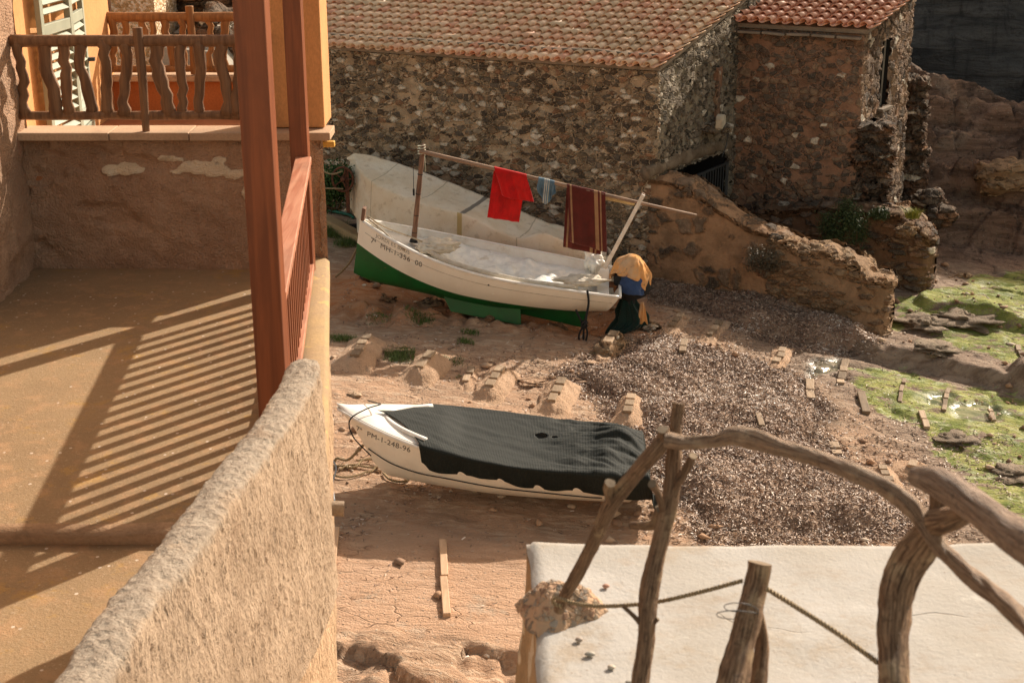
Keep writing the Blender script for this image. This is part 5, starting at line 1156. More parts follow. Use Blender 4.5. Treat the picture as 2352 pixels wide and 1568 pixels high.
# towels
def m_cloth(name, stops, bumpd=.006, attrn='tu'):
    n = NT(name); c = n.ramp(n.attr(attrn), stops, 'CONSTANT'); a = n.noise(5, 5, .6); b = n.noise(80, 4, .7)
    c = n.mix(n.ss(a, .35, .7, 0, .55), c, n.mix(.55, c, (.02, .015, .01))); n.bump(b, bumpd, 1); n.b.inputs['Sheen Weight'].default_value = .2; return n.fin(c, .95, .1)
def towel(label, s0, s1, d0, d1, mat, front=True, seed=1, wave=.035, split=None, shift=0., name='towel', bulge=.02):
    """d0(u), d1(u): length hanging on the near and on the far side"""
    nu, nv = 46, 60; u = np.linspace(0, 1, nu); rows = []
    for q in u:
        a = spar(s0+(s1-s0)*q); w = np.linspace(-1, 1, nv); dn = d0(q); df = d1(q); x = []
        for k in w:
            l = (dn if k < 0 else df)*abs(k); side = -1 if k < 0 else 1
            fold = wave*float(0+math.sin(q*11+seed)+.6*math.sin(q*23+seed*2+side))*min(1, abs(k)*1.6)
            off = side*(.042*min(1, abs(k)*14)+.012)+fold*.6*(1 if side < 0 else .6)
            zz = .042*math.sqrt(max(0, 1-min(1, abs(k)*14)**2))-max(0, l-.02)
            sh = shift*side*abs(k)
            x.append(a+np.array([sh+fold*.25, off-bulge*side*0, zz]))
        rows.append(x)
    R_ = np.array(rows); R_[..., 1] += .012*fbm(R_[..., 0]*7, R_[..., 2]*5, 3, seed)
    tu = np.repeat(u, nv); tv = np.tile(np.linspace(-1, 1, nv), nu)
    o = obj(name, R_.reshape(-1, 3), gridf(nu, nv), mat, attrs={'tu': tu, 'tv': tv}); md = o.modifiers.new('solid', 'SOLIDIFY'); md.thickness = .008
    return props(o, label, 'towel')
def sfor(px):  # spar parameter under a pixel column
    lo_, hi_ = 0., 1.
    for i in range(40):
        m_ = (lo_+hi_)/2; p = spar(m_); D = p[1]*_c-(p[2]-9)*_s
        if 1176+FP*p[0]/D < px: lo_ = m_
        else: hi_ = m_
    return lo_
K = 27.6/FP
towel('red towel hanging folded over the long pole', sfor(1135), sfor(1209), lambda q: 62*K+.02*math.sin(q*5), lambda q: (116-6*q)*K, m_cloth('red_terry', [(0, (.56, .012, .012)), (.5, (.60, .015, .013))]), seed=2, shift=-.14)
towel('small blue cloth with white stripes on the long pole between the two towels', sfor(1237), sfor(1274), lambda q: (20+34*math.sin(q*3.0)**1)*K, lambda q: (24+14*math.sin(q*3))*K, m_cloth('blue_stripes', [(0, (.12, .20, .27)), (.38, (.55, .52, .45)), (.44, (.12, .20, .27)), (.50, (.55, .52, .45)), (.56, (.12, .20, .27)), (.64, (.5, .48, .4)), (.68, (.12, .20, .27))]), seed=5, wave=.05, shift=.03)
brn = [(0, (.115, .022, .016)), (.07, (.34, .19, .10)), (.12, (.115, .022, .016)), (.70, (.36, .20, .10)), (.80, (.115, .022, .016)), (.85, (.34, .19, .10)), (.89, (.115, .022, .016))]
towel('dark maroon towel with tan stripes hanging on the long pole near the stern', sfor(1302), sfor(1390), lambda q: (131+4*q)*K, lambda q: (146-2*q)*K, m_cloth('maroon_stripes', brn), seed=8, wave=.03, shift=-.06)
# ---- outboard motor wrapped in cloths
oc = PY(1450, 640, 26.25)
om = empty('outboard_motor', oc, 'outboard motor tilted behind the transom, wrapped in orange, blue and dark green cloths', 'outboard motor')
v, f = lathe([(.0, -.38), (.18, -.38), (.28, -.28), (.29, -.05), (.26, .10), (.20, .24), (.08, .30), (.0, .31)], 20); v[:, 0] *= 1.25
v = v@np.array(Matrix.Rotation(R(-14), 3, 'Y')).T; obj('cowling', v, f, M_BLK, om)
mb = MB(); mb.tube([(0, 0, -.25), (-.05, 0, -.7), (-.12, .0, -1.15)], [.13, .10, .07], 12); obj('motor_leg', mb.v[0], mb.f, M_BLK, om, True)
mb = MB(); mb.tube([(-.02, 0, -1.02), (.16, 0, -1.05)], [.075, .05], 12); obj('gearcase', mb.v[0], mb.f, M_BLK, om, True)
mb = MB(); mb.box((-.42, .0, -.12), (.34, .28, .045)); mb.box((-.30, 0, -.25), (.07, .24, .30)); obj('clamp_bracket', np.concatenate(mb.v), mb.f, m_flat('rusty_steel', (.30, .12, .04), (.16, .06, .03), .7, 20), om, False, bevel=.01)
def drape(name, label, c, r, zb, seed, mat, squash=1., tilt=0., wav=.10, top=.55, ang=(0, 2*np.pi), cat='cloth', hem=None):
    """cloth lying over a rounded thing; zb(angle) = length of the hem"""
    nu, nv = 110, 40; ph = np.linspace(ang[0], ang[1], nu); s = np.linspace(0.0, 1, nv); rows = []
    for a in ph:
        hb = zb(a); x = []
        for k in s:
            if k < .45:
                q = k/.45; rr = math.sin(q*np.pi/2)**1.15; z = top*r[2]*(.35*(1-q)+.65*math.cos(q*np.pi/2))
            else:
                q = (k-.45)/.55; rr = 1+.04*q; z = -hb*q
            fold = wav*min(1, k*1.5)*(math.sin(a*9+seed)+.6*math.sin(a*17+seed*1.7+k*3))*.3
            x.append([(rr+fold)*math.cos(a)*r[0]-.20*max(z, 0), (rr+fold)*math.sin(a)*r[1], z])
        rows.append(x)
    G = np.array(rows); G += .04*np.stack([fbm(G[..., 0]*6+seed, G[..., 2]*6, 3, seed), fbm(G[..., 1]*6, G[..., 2]*6+3, 3, seed), fbm(G[..., 0]*6, G[..., 1]*6, 3, seed+2)], -1)
    G = G.reshape(-1, 3)@np.array(Matrix.Rotation(R(tilt), 3, 'Y')).T+np.array(c)
    o = obj(name, G, gridf(nu, nv), mat); md = o.modifiers.new('solid', 'SOLIDIFY'); md.thickness = .007
    return props(o, label, cat)
n = NT('stained_orange_cloth'); a = n.noise(3, 5, .65); b = n.noise(9, 5, .7); c = n.mix(n.ss(a, .42, .66), (.72, .36, .13), (.60, .40, .24)); c = n.mix(n.ss(b, .60, .70, 0, .8), c, (.16, .11, .08)); n.bump(n.noise(70, 3), .004, 1); M_ORC = n.fin(c, .9, .15)
M_BLUC = m_cloth('blue_cloth', [(0, (.045, .085, .20))]); M_DGC = m_cloth('dark_green_cloth', [(0, (.012, .034, .028))])
drape('orange_shirt', 'faded orange shirt with dark stains draped over the outboard motor', oc+np.array([0.02, 0, .10]), (.36, .30, .62), lambda a: .03+.30*max(0, math.cos(a-.1))**2+.22*max(0, -math.cos(a+.35))**3+.03*math.sin(5*a), 3, M_ORC, tilt=20, wav=.34, top=.62, cat='shirt')
drape('blue_cloth', 'dark blue cloth hanging under the orange shirt on the outboard motor', oc+np.array([.02, -.02, .04]), (.315, .30, .35), lambda a: .27, 7, M_BLUC, ang=(np.pi*1.22, np.pi*1.80), tilt=6, wav=.06)
nd = MB()
for sx_ in (-.045, .0, .045):
    pq = oc+np.array([.03+sx_, -.30, .22]); nd.tube([pq+np.array([-.02, 0, -.012]), pq+np.array([0, -.006, .014]), pq+np.array([.02, 0, -.012])], .006, 5)
# dark green cloth hanging like a sack round the motor leg
zz = np.linspace(0, 1, 60); ph = np.linspace(0, 2*np.pi, 100); rows = []
for k in zz:
    z = -.34-.98*k; r = .13+.15*sstep(.05, .45, k)-.22*sstep(.62, 1., k)
    cx_ = -.06+.10*sstep(.0, .5, k)-.48*sstep(.5, 1., k)
    fold = 1+.20*np.sin(ph*5+k*3)+.12*np.sin(ph*11+k*5+1)
    rows.append(np.column_stack([cx_+np.cos(ph)*r*fold, np.sin(ph)*r*.8*fold, np.full(100, z)+.03*np.sin(ph*3)]))
G = np.concatenate(rows)+oc; G[:, 0] += .02*fbm(G[:, 2]*6, G[:, 0]*6, 3, 4)
o = obj('green_cloth', G, gridf(60, 100), M_DGC); o.modifiers.new('solid', 'SOLIDIFY').thickness = .006
props(o, 'very dark green cloth hanging like a sack below the outboard motor', 'cloth')
mb = MB(); c0 = oc+np.array([.20, -.24, -.40]); rows = []
for k in np.linspace(0, 1, 24):
    x_ = np.linspace(-1, 1, 14); rows.append(np.column_stack([c0[0]+x_*(.03+.075*k)+.02*k, c0[1]+.02*np.cos(x_*7+k*3), np.full(14, c0[2]-.42*k)+.03*np.sin(x_*5)*k]))
o = obj('orange_rag', np.concatenate(rows), gridf(24, 14), M_ORC); o.modifiers.new('solid', 'SOLIDIFY').thickness = .006; props(o, 'narrow orange rag dangling in front of the dark green cloth', 'rag')
mb = MB(); mb.tube([oc+np.array([-.34+.0, -.12, -.28]), oc+np.array([0., -.33, -.33]), oc+np.array([.34, -.1, -.26])], .008, 6); props(obj('tie_cord', mb.v[0], mb.f, M_BLK, smooth=True), 'thin black cord tied round the cloths on the outboard motor', 'cord')
def slab_wood(v0): pass
# ---- canvas covered boat behind
n = NT('sailcloth'); a = n.noise(1.6, 5, .6); b = n.noise(6, 6, .65); c = n.mix(n.ss(a, .35, .65), (.84, .73, .57), (.76, .62, .44)); c = n.mix(n.ss(b, .52, .70, 0, .5), c, (.46, .33, .19))
tu, tv = n.attr('tu'), n.attr('tv')
band = lambda x, a_, b_, w_: n.math('MULTIPLY', n.ss(x, a_-w_, a_), n.ss(x, b_, b_+w_, 1, 0))
c = n.mix(n.math('MULTIPLY', band(tu, .50, .513, .003), n.ss(tv, .45, .5)), c, (.52, .38, .17)); c = n.mix(n.math('MULTIPLY', band(tu, .505, .518, .003), n.ss(tv, .45, .40)), c, (.24, .21, .17))
for q in (.17, .36, .70): c = n.mix(n.math('MULTIPLY', band(tu, q, q+.003, .001), .55), c, (.33, .25, .15))
n.bump(n.math('ADD', n.math('MULTIPLY', b, .6), n.noise(60, 3, .6)), .012, 1); M_SAIL = n.fin(c, .9, .15)
far_l = [(813, 353, 30.4), (850, 357, 30.3), (886, 368, 30.2), (962, 393, 29.95), (1047, 425, 29.7), (1130, 457, 29.45), (1220, 495, 29.2), (1293, 521, 29.0), (1350, 530, 28.75), (1378, 538, 28.6), (1394, 565, 28.35)]
near_l = [(815, 362, 30.25), (822, 380, 29.9), (850, 412, 29.3), (897, 441, 28.85), (962, 466, 28.5), (1056, 489, 28.25), (1121, 521, 28.1), (1190, 545, 27.9), (1250, 536, 27.75), (1320, 566, 27.65), (1358, 584, 27.6), (1392, 590, 27.7)]
N1 = 120
def resamp(l, N):
    P = smoothpath([PY(*q) for q in l], 10); L_ = np.concatenate([[0], np.cumsum(np.linalg.norm(np.diff(P, axis=0), axis=1))]); S = np.linspace(0, L_[-1], N); return np.stack([np.interp(S, L_, P[:, i]) for i in range(3)], 1)
FL, NL = resamp(far_l, N1), resamp(near_l, N1); S = np.linspace(0, 1, N1); rows = []; TU = []; TV = []
for i in range(N1):
    a, b = FL[i], NL[i]; s = S[i]; r = []
    # far skirt
    for k in np.linspace(1, 0, 8, endpoint=False): r.append(a+np.array([.02, .06*k, -1.0*k])); TV.append(.0)
    sag = (.05+.16*sstep(.62, .85, s)+.03*math.sin(s*20))*sstep(0, .12, s)
    for k in np.linspace(0, 1, 26, endpoint=False):
        p = a*(1-k)+b*k; r.append(p+np.array([0, 0, -sag*4*k*(1-k)*(1-.3*k)+.05*sstep(.6, .75, s)*float(fbm(p[0]*4, k*6, 3, 8))])); TV.append(.1+.3*k)
    drop = 1.08*(1-.2*s)
    for k in np.linspace(0, 1, 26):
        fold = (.03+.05*sstep(.55, .8, s))*math.sin(s*44+k*1.5)*k+.03*math.sin(s*17)*k
        outn = np.array([-.10*(1-s)**3*k, -.14*k**.6-fold*(.35 if s < .55 else 1), -drop*k]); r.append(b+outn); TV.append(.5+.5*k)
    rows.append(r); TU += [s]*60
G = np.array(rows); G[..., 2] += .045*fbm(G[..., 0]*1.6, G[..., 1]*1.6, 4, 9)+.02*np.abs(fbm(G[..., 0]*3, G[..., 1]*5, 3, 19))
# bow wrap: rows that close the nose in front of the tip
nose = []
for j in range(1, 9):
    k = j/8; r = G[0].copy(); r[:, 0] -= .30*k*sstep(0, 1, np.linspace(0, 1, 60))*0+.16*k; m = np.array(G[0]).mean(0); r[:, 1] = r[:, 1]*(1-.75*k)+30.35*.75*k; r[:, 2] -= .10*k; r[:, 0] += .05*np.sin(r[:, 2]*14)*k*(r[:, 2] < G[0][20][2]-.1); nose.append(r)
G2 = np.concatenate([np.array(nose[::-1]), G], 0); TU = [0]*(8*60)+TU; TV = list(np.tile(np.array(TV[:60]), 8))+TV
o = obj('canvas_cover', G2.reshape(-1, 3), gridf(N1+8, 60), M_SAIL, attrs={'tu': TU, 'tv': TV}); props(o, 'cream sailcloth cover with stitched bands over the boat nearest the boathouse wall', 'boat cover')
b3 = empty('covered_boat', (-.8, 28.9, .3), 'pale boat hidden under the cream sailcloth cover beside the boathouse wall', 'boat')
ts = np.linspace(0, 1, 40); rows = []
for s in ts:
    i = int(s*(N1-1)); a, b = FL[i], NL[i]; c_ = (a+b)/2; hw = (b-a)/2*.93
    zk = float(H(c_[0], c_[1]))+.12
    r = []
    for w in np.linspace(-1, 1, 21):
        z = zk+(min(a[2], b[2])-.06-zk)*abs(w)**2.2; r.append([c_[0]+hw[0]*math.sin(w*np.pi/2), c_[1]+hw[1]*math.sin(w*np.pi/2), z])
    rows.append(r)
obj('hull', np.array(rows).reshape(-1, 3), gridf(40, 21), M_HULL, b3, world=True)
pe_ = PY(1392, 560, 28.1); rows = []
for u_ in np.linspace(0, 1, 16):
    rows.append([NL[-1]*(1-u_)+FL[-1]*u_+np.array([.10*math.sin(u_*np.pi)+.04*k, 0, -.85*k+.03*math.sin(u_*9)*k]) for k in np.linspace(0, 1, 14)])
props(obj('stern_canvas', np.array(rows).reshape(-1, 3), gridf(16, 14), M_CANV2), 'paler grey canvas flap closing the stern of the sailcloth covered boat', 'canvas')
# ---- dinghy with the black net
dg_ = empty('white_dinghy', B2['loc'], 'white dinghy under a black net lying on the near slipway', 'boat', None, B2['rot']); dg_.scale = (B2['sc'],)*3
L, B, half, shr, kee, pt, wz = make_hull(dg_, 2, [M_HULL, M_HULL], lambda t: .2+0*np.asarray(t))  # cream sides under a white deck: warm shade put into the hull colour
tt = np.linspace(0, .99, 60); gw = MB()
for sd in (1, -1): gw.tube(pt(tt, 1., sd)+np.array([0, sd*.012, -.012]), .022, 8)
P = pt(np.array([0.]), 1, 1)[0]; gw.beam([P[0], -half(0), shr(0)-.01], [P[0], half(0), shr(0)-.01], .05, .05); obj('gunwale', np.concatenate(gw.v), gw.f, M_HULLW, dg_, True)
inner(pt, .25, dg_, M_HULLW, t1=.75)
td = np.linspace(.66, .995, 24); A_ = pt(td, 1., 1); rows = []
for q in A_:
    yy = np.linspace(-1, 1, 15)*max(q[1]-.004, .001); rows.append(np.column_stack([np.full(15, q[0]), yy, np.full(15, q[2]+.012)+.045*(1-(yy/(q[1]+.005))**2)]))
obj('foredeck', np.concatenate(rows), gridf(24, 15), M_HULLW, dg_)
yy = np.linspace(-1, 1, 30); cp_ = np.array([[.83*L-.62*abs(y)**1.8, y*half(.74)*.93, float(shr(.76))+.075-.03*abs(y)] for y in yy])
v, f = tubegeo(cp_, .030, 8, 1.4); obj('coaming', v, f, M_HULLW, dg_)
lettering(dg_, '7ª  PM-1-248-96', 2, 3.96, .71, .118, M_TXT, pt, wz, L, slope=-.035)
def b2w(P):
    M = Matrix.LocRotScale(Vector(B2['loc']), Matrix.Rotation(B2['rot'][2], 3, 'Z') @ Matrix.Rotation(B2['rot'][1], 3, 'Y') @ Matrix.Rotation(B2['rot'][0], 3, 'X'), Vector((B2['sc'],)*3)); M = np.array(M)
    P = np.asarray(P, float); return P@M[:3, :3].T+M[:3, 3]
n = NT('black_shade_net'); w1 = n.N.new('ShaderNodeTexWave'); n.put(w1.inputs['Vector'], n.map((1, 1, 1), rot=(0, 0, R(3)))); w1.inputs['Scale'].default_value = 14; w1.inputs['Distortion'].default_value = 2.5; w1.inputs['Detail'].default_value = 3; w1.inputs['Detail Scale'].default_value = 3
b = n.noise(110, 3, .7); c = n.mix(n.ss(b, .45, .70), (.007, .010, .009), (.034, .040, .035)); c = n.mix(n.math('MULTIPLY', w1.outputs['Fac'], .15), c, (.028, .034, .031)); c = n.mix(n.ss(b, .68, .76, 0, .8), c, (.20, .21, .17))
n.bump(n.math('ADD', w1.outputs['Fac'], b), .004, .7); M_NET = n.fin(c, .75, .2)
nu, nv = 190, 120; uu = 1-(1-np.linspace(0, 1, nu))**1.6; jj = np.linspace(-1.35, 1.9, nv); G = np.zeros((nu, nv, 3)); keep = np.ones((nu, nv), bool)
for b_, j in enumerate(jj):
    aj = abs(j); ts0 = .875-.165*min(aj, 1)**.62 if j < 1 else .71-.02*(j-1)
    t = ts0+( -.075-ts0)*uu; tc = np.clip(t, 0, 1); hb = half(tc); h = shr(tc)
    stern = sstep(-.034, -.075, t)
    if aj <= 1:
        y = j*hb*1.02
        sag = .06*(1-j*j)*(.5+sstep(.75, .3, tc)*.7)
        z = h+.045-sag+.075*(1-j*j)*sstep(.56, .66, tc)
        z = z+.27*np.exp(-((t-.05)/.075)**2)*np.exp(-((j+.25)/.50)**2)+.10*np.exp(-((t-.10)/.05)**2)*np.exp(-((j-.45)/.3)**2)+.10*np.exp(-((t-.17)/.10)**2)*(1-j*j)
        dv = np.sqrt((t-.95)**2*9+(j*.5)**2); wr_ = np.abs(fbm(t*7+j*.8, j*3.2, 4, 300))*(.022+.10*sstep(.40, .08, tc))+.03*fbm(t*3, j*2+t*3, 3, 301)
        fr_ = .003*np.sin((j*7+4*t+.7*fbm(t*5, j*4, 3, 305))*3.1)*(1-aj*.5)*sstep(.9, .5, t)
        z = z+(wr_+fr_)*sstep(0, .12, uu)
    elif j > 1:
        k = j-1; drop = (.33+.03*np.sin(t*21+.6)+.05*fbm(t*9, 3., 3, 306)+.10*sstep(.25, .02, t))*(k/.9)
        wq = wz(tc, np.maximum(h-drop, kee(tc)+.05)); y = pt(tc, wq, 1)[..., 1]+.035+.03*np.exp(-(k/.25)**2)+.03*np.sin(t*50+k*2)*k; z = h+.04-drop
    else:
        k = -1-j; y = -hb*1.03-.03-.02*k; z = h+.03-.35*k
    z = z-stern*.55*(1 if j <= 1 else max(0, 1-(j-1)*1.6))
    G[:, b_] = np.stack([t*L-.02-stern*.03, y+0*t, z], -1)
Fq = gridf(nu, nv)
# round holes in the net
ctr = G.reshape(-1, 3)[Fq].mean(1); kp = np.ones(len(Fq), bool)
for (hx, hy, hr) in ((1.32, -.28, .085), (1.13, -.24, .045)): kp &= np.hypot(ctr[:, 0]-hx, (ctr[:, 1]-hy)*1.0) > hr
Gw = b2w(G.reshape(-1, 3)); o = obj('black_net', Gw, Fq[kp], M_NET); o.modifiers.new('solid', 'SOLIDIFY').thickness = .004
props(o, 'black woven shade net with small holes stretched over the white dinghy', 'net')
P = b2w([(4.25, .02, .93), (3.9, .18, 1.02), (3.78, .0, 1.04)]); rope('thin black cord from the net across the foredeck of the white dinghy', [b2w([(3.66, -.02, 1.06)])[0], b2w([(3.86, .16, 1.03)])[0], b2w([(4.05, .30, .90)])[0], b2w([(3.98, .24, .62)])[0], b2w([(3.7, .36, .42)])[0]], .010, M_BLK, strands=False, name='cord', cat='cord')
rope('thin black cord running along the near side of the white dinghy', [pp_+np.array([0, -.02, 0]) for pp_ in [b2w([pt(t_, float(wz(t_, z_)), 1)])[0] for t_, z_ in ((.90, .48), (.8, .40), (.7, .36), (.6, .38), (.45, .36), (.3, .36), (.15, .34), (.10, .34))]], .008, M_BLK, strands=False, name='cord', cat='cord')
rope('thin black cord crossing to the far side of the foredeck of the white dinghy', [b2w([(3.66, -.02, 1.06)])[0], b2w([(3.85, -.25, .99)])[0], b2w([(3.88, -.42, .92)])[0]], .008, M_BLK, strands=False, name='cord', cat='cord')
pts = [b2w([(3.85, .05, .42)])[0], PG(800, 1055, .25), PG(775, 1052, .12), PG(768, 1060, .05)]
rope('thick tan mooring rope from the dinghy stem to the terrace wall', pts, .022, M_ROPE, cat='rope', strands=True)
r0 = np.random.default_rng(5); c0 = PG(815, 1075, .03); L_ = [c0+np.array([.32*math.sin(a_*1.1)+.1*math.sin(a_*2.7), .24*math.cos(a_*.93)+.08*math.sin(a_*3.1), .02*math.sin(a_*5)+.03]) for a_ in np.linspace(0, 9, 20)]
for q in L_: q[2] = float(H(q[0], q[1]))+.03+.02*r0.random()
rope('tangled heap of tan rope on the ground at the dinghy bow', L_, .017, M_ROPE, cat='rope', k=5)
pts = [PG(x, y, .03) for x, y in ((880, 1085), (895, 1100), (920, 1106), (940, 1100), (935, 1088))]; rope('short bight of tan rope on the ground under the dinghy bow', pts, .02, M_ROPE, cat='rope')
pts = [PY(762, 1052, 18.6), PY(772, 1075, 18.3), PY(764, 1110, 18.0), PY(768, 1150, 17.5)]; rope('blue flecked rope hanging by the terrace wall', pts, .012, m_flat('bluish_rope', (.40, .42, .42), (.25, .28, .32), .9, 60), cat='rope', strands=False)
# ================================================================ SEAWEED, RESTS, SKIDS, PLANTS
n = NT('dry_seaweed'); t = n.attr('tr')
c = n.ramp(t, [(0, (.16, .10, .07)), (.20, (.28, .185, .13)), (.42, (.41, .285, .205)), (.64, (.52, .39, .29)), (.78, (.29, .20, .145)), (.89, (.62, .50, .40)), (.97, (.76, .68, .59))], 'CONSTANT'); M_WEED = n.fin(c, .55, .4)
M_WEEDB = m_plaster('seaweed_bed', (.32, .22, .155), (.40, .28, .20), None, 12, 60, 0, .03)
def pile_h(x, y, poly, amp, seed, edge=.7):
    d = np.where(inpoly(x, y, poly), 1, -1)*polydist(x, y, poly)
    f = sstep(-.05, edge, d+.15*fbm(x*2, y*2, 3, seed))
    return H(x, y)-.06+f*amp*(.55+.55*fbm(x*.8, y*.8, 3, seed+1)+.22*fbm(x*2.6, y*2.6, 3, seed+2)+.3*np.abs(fbm(x*1.2, y*1.2, 2, seed+3)))+.10*f
def strips(P, N, r0, l0=.035, l1=.085, w0=.005, w1=.0085, tilt=.32, hfun=None):
    m = len(P); a = r0.random(m)*2*np.pi; el = r0.normal(0, tilt, m); l = r0.uniform(l0, l1, m); w = r0.uniform(w0, w1, m); roll = r0.normal(0, .7, m)
    d = np.stack([np.cos(a)*np.cos(el), np.sin(a)*np.cos(el), np.sin(el)], 1)
    s = np.stack([-np.sin(a)*np.cos(roll), np.cos(a)*np.cos(roll), np.sin(roll)], 1)
    up = np.cross(d, s); cv = r0.normal(0, .16, m)
    A = P-d*l[:, None]/2; Bm = P+up*(cv*l)[:, None]; C = P+d*l[:, None]/2
    W_ = s*w[:, None]
    v = np.stack([A-W_, A+W_, Bm-W_, Bm+W_, C-W_, C+W_], 1).reshape(-1, 3)
    b = np.arange(m)[:, None]*6
    f = np.concatenate([b+np.array([[0, 1, 3, 2]]), b+np.array([[2, 3, 5, 4]])])
    return v, f
def weed(name, poly, amp, dens, seed, label_kind='stuff', edge=.7):
    r0 = np.random.default_rng(seed); P_ = np.array(poly); lo_, hi_ = P_.min(0)-.3, P_.max(0)+.3
    xs = np.arange(lo_[0], hi_[0], .04); ys = np.arange(lo_[1], hi_[1], .04); A, B = np.meshgrid(xs, ys, indexing='ij')
    z = pile_h(A, B, poly, amp, seed, edge)
    props(obj(name, np.stack([A, B, z], -1).reshape(-1, 3), gridf(*A.shape), M_WEEDB), kind='stuff')
    m = int(dens*(hi_[0]-lo_[0])*(hi_[1]-lo_[1])); X = r0.uniform(lo_[0], hi_[0], m); Y = r0.uniform(lo_[1], hi_[1], m)
    d = np.where(inpoly(X, Y, poly), 1, -1)*polydist(X, Y, poly); k = r0.random(m) < sstep(-.35, .15, d+.35*fbm(X*1.7, Y*1.7, 3, seed+8)); X, Y, d = X[k], Y[k], d[k]
    Z = np.maximum(pile_h(X, Y, poly, amp, seed, edge), H(X, Y))+r0.uniform(.0, .03, len(X))
    v, f = strips(np.stack([X, Y, Z], 1), len(X), r0)
    tr = np.clip(r0.random(len(X))+.50*fbm(X*1.1, Y*1.5, 4, seed+4)-.05, 0, .999)
    props(obj('seaweed_strands', v, f, M_WEED, smooth=False, attrs={'tr': np.repeat(tr, 6)}), kind='stuff')
weed('seaweed_heap', POLY_A, .32, 1900, 401, edge=.55)
weed('seaweed_bank', POLY_B, .20, 1700, 402)
# litter scattered thinly over the slip
r0 = np.random.default_rng(77); m = 60000; X = r0.uniform(-3.3, 9, m); Y = r0.uniform(14, 29, m)
q = fbm(X*.9, Y*.9, 4, 88)+.35*fbm(X*4, Y*4, 3, 89); near_ = np.exp(-np.maximum(0, polydist(X, Y, POLY_B)*np.where(inpoly(X, Y, POLY_B), 0, 1))/.9)
k = (r0.random(m) < np.clip(sstep(.10, .45, q)*.5+near_*.45+.012, 0, 1)*(1-.85*(Y < 17.2))) & (X < 8.5); X, Y = X[k], Y[k]
v, f = strips(np.stack([X, Y, H(X, Y)+.012], 1), len(X), r0, tilt=.15)
props(obj('seaweed_litter', v, f, M_WEED, smooth=False, attrs={'tr': np.repeat(r0.random(len(X)), 6)}), kind='stuff')
# small stones, one scattered mass of gravel
ico = np.array([(0, 0, 1), (.9, 0, .2), (.28, .85, .2), (-.72, .53, .25), (-.72, -.53, .2), (.28, -.85, .25), (0, 0, -.6)]); fi = np.array([(0, 1, 2), (0, 2, 3), (0, 3, 4), (0, 4, 5), (0, 5, 1), (6, 2, 1), (6, 3, 2), (6, 4, 3), (6, 5, 4), (6, 1, 5)])
m = 9000; X = r0.uniform(-3.4, 13, m); Y = r0.uniform(13.2, 33, m); k = (r0.random(m) < sstep(-.25, .45, fbm(X*.8, Y*.8, 4, 90))*np.where(Y < 17.2, .25, 1)); X, Y = X[k], Y[k]; m = len(X)
s = .012+.10*r0.random(m)**7; a = r0.random(m)*6.28; ca, sa_ = np.cos(a), np.sin(a)
sh = ico[None]*(1+.3*r0.normal(size=(m, 7, 1)))*s[:, None, None]*np.array([1.2, .9, .7]); vx = sh[..., 0]*ca[:, None]-sh[..., 1]*sa_[:, None]; vy = sh[..., 0]*sa_[:, None]+sh[..., 1]*ca[:, None]
v = np.stack([vx+X[:, None], vy+Y[:, None], sh[..., 2]+(H(X, Y)+s*.2)[:, None]], -1).reshape(-1, 3); f = (np.arange(m)[:, None, None]*7+fi[None]).reshape(-1, 3)
n = NT('gravel'); t = n.attr('tr'); c = n.ramp(t, [(0, (.42, .26, .16)), (.3, (.50, .36, .25)), (.6, (.28, .18, .12)), (.8, (.60, .50, .40))], 'CONSTANT'); M_GRAV = n.fin(c, .9, .2)
props(obj('gravel', v, f, M_GRAV, smooth=False, attrs={'tr': np.repeat(r0.random(m), 7)}), kind='stuff')
# ---- concrete boat rests with wooden slabs let into their crest
M_REST = m_plaster('sandy_concrete', (.60, .41, .275), (.52, .35, .23), (.36, .23, .14), 4, 50, .08, .02, .95)
M_CHOCK = m_wood('grey_chock_wood', (.56, .44, .32), (.40, .29, .19), 1, .75, 1, 30, .004)
_t = M_CHOCK.node_tree; _b = _t.nodes['Principled BSDF']; _l = _b.inputs['Base Color'].links[0].from_socket
_o = _t.nodes.new('ShaderNodeObjectInfo'); _r = _t.nodes.new('ShaderNodeValToRGB'); _r.color_ramp.elements[0].color = (.45, .42, .38, 1); _r.color_ramp.elements[1].color = (1.05, 1, .95, 1); _t.links.new(_o.outputs['Random'], _r.inputs[0])
_m = _t.nodes.new('ShaderNodeMix'); _m.data_type = 'RGBA'; _m.blend_type = 'MULTIPLY'; _m.inputs[0].default_value = 1; _t.links.new(_l, _m.inputs[6]); _t.links.new(_r.outputs[0], _m.inputs[7]); _t.links.new(_m.outputs[2], _b.inputs['Base Color'])
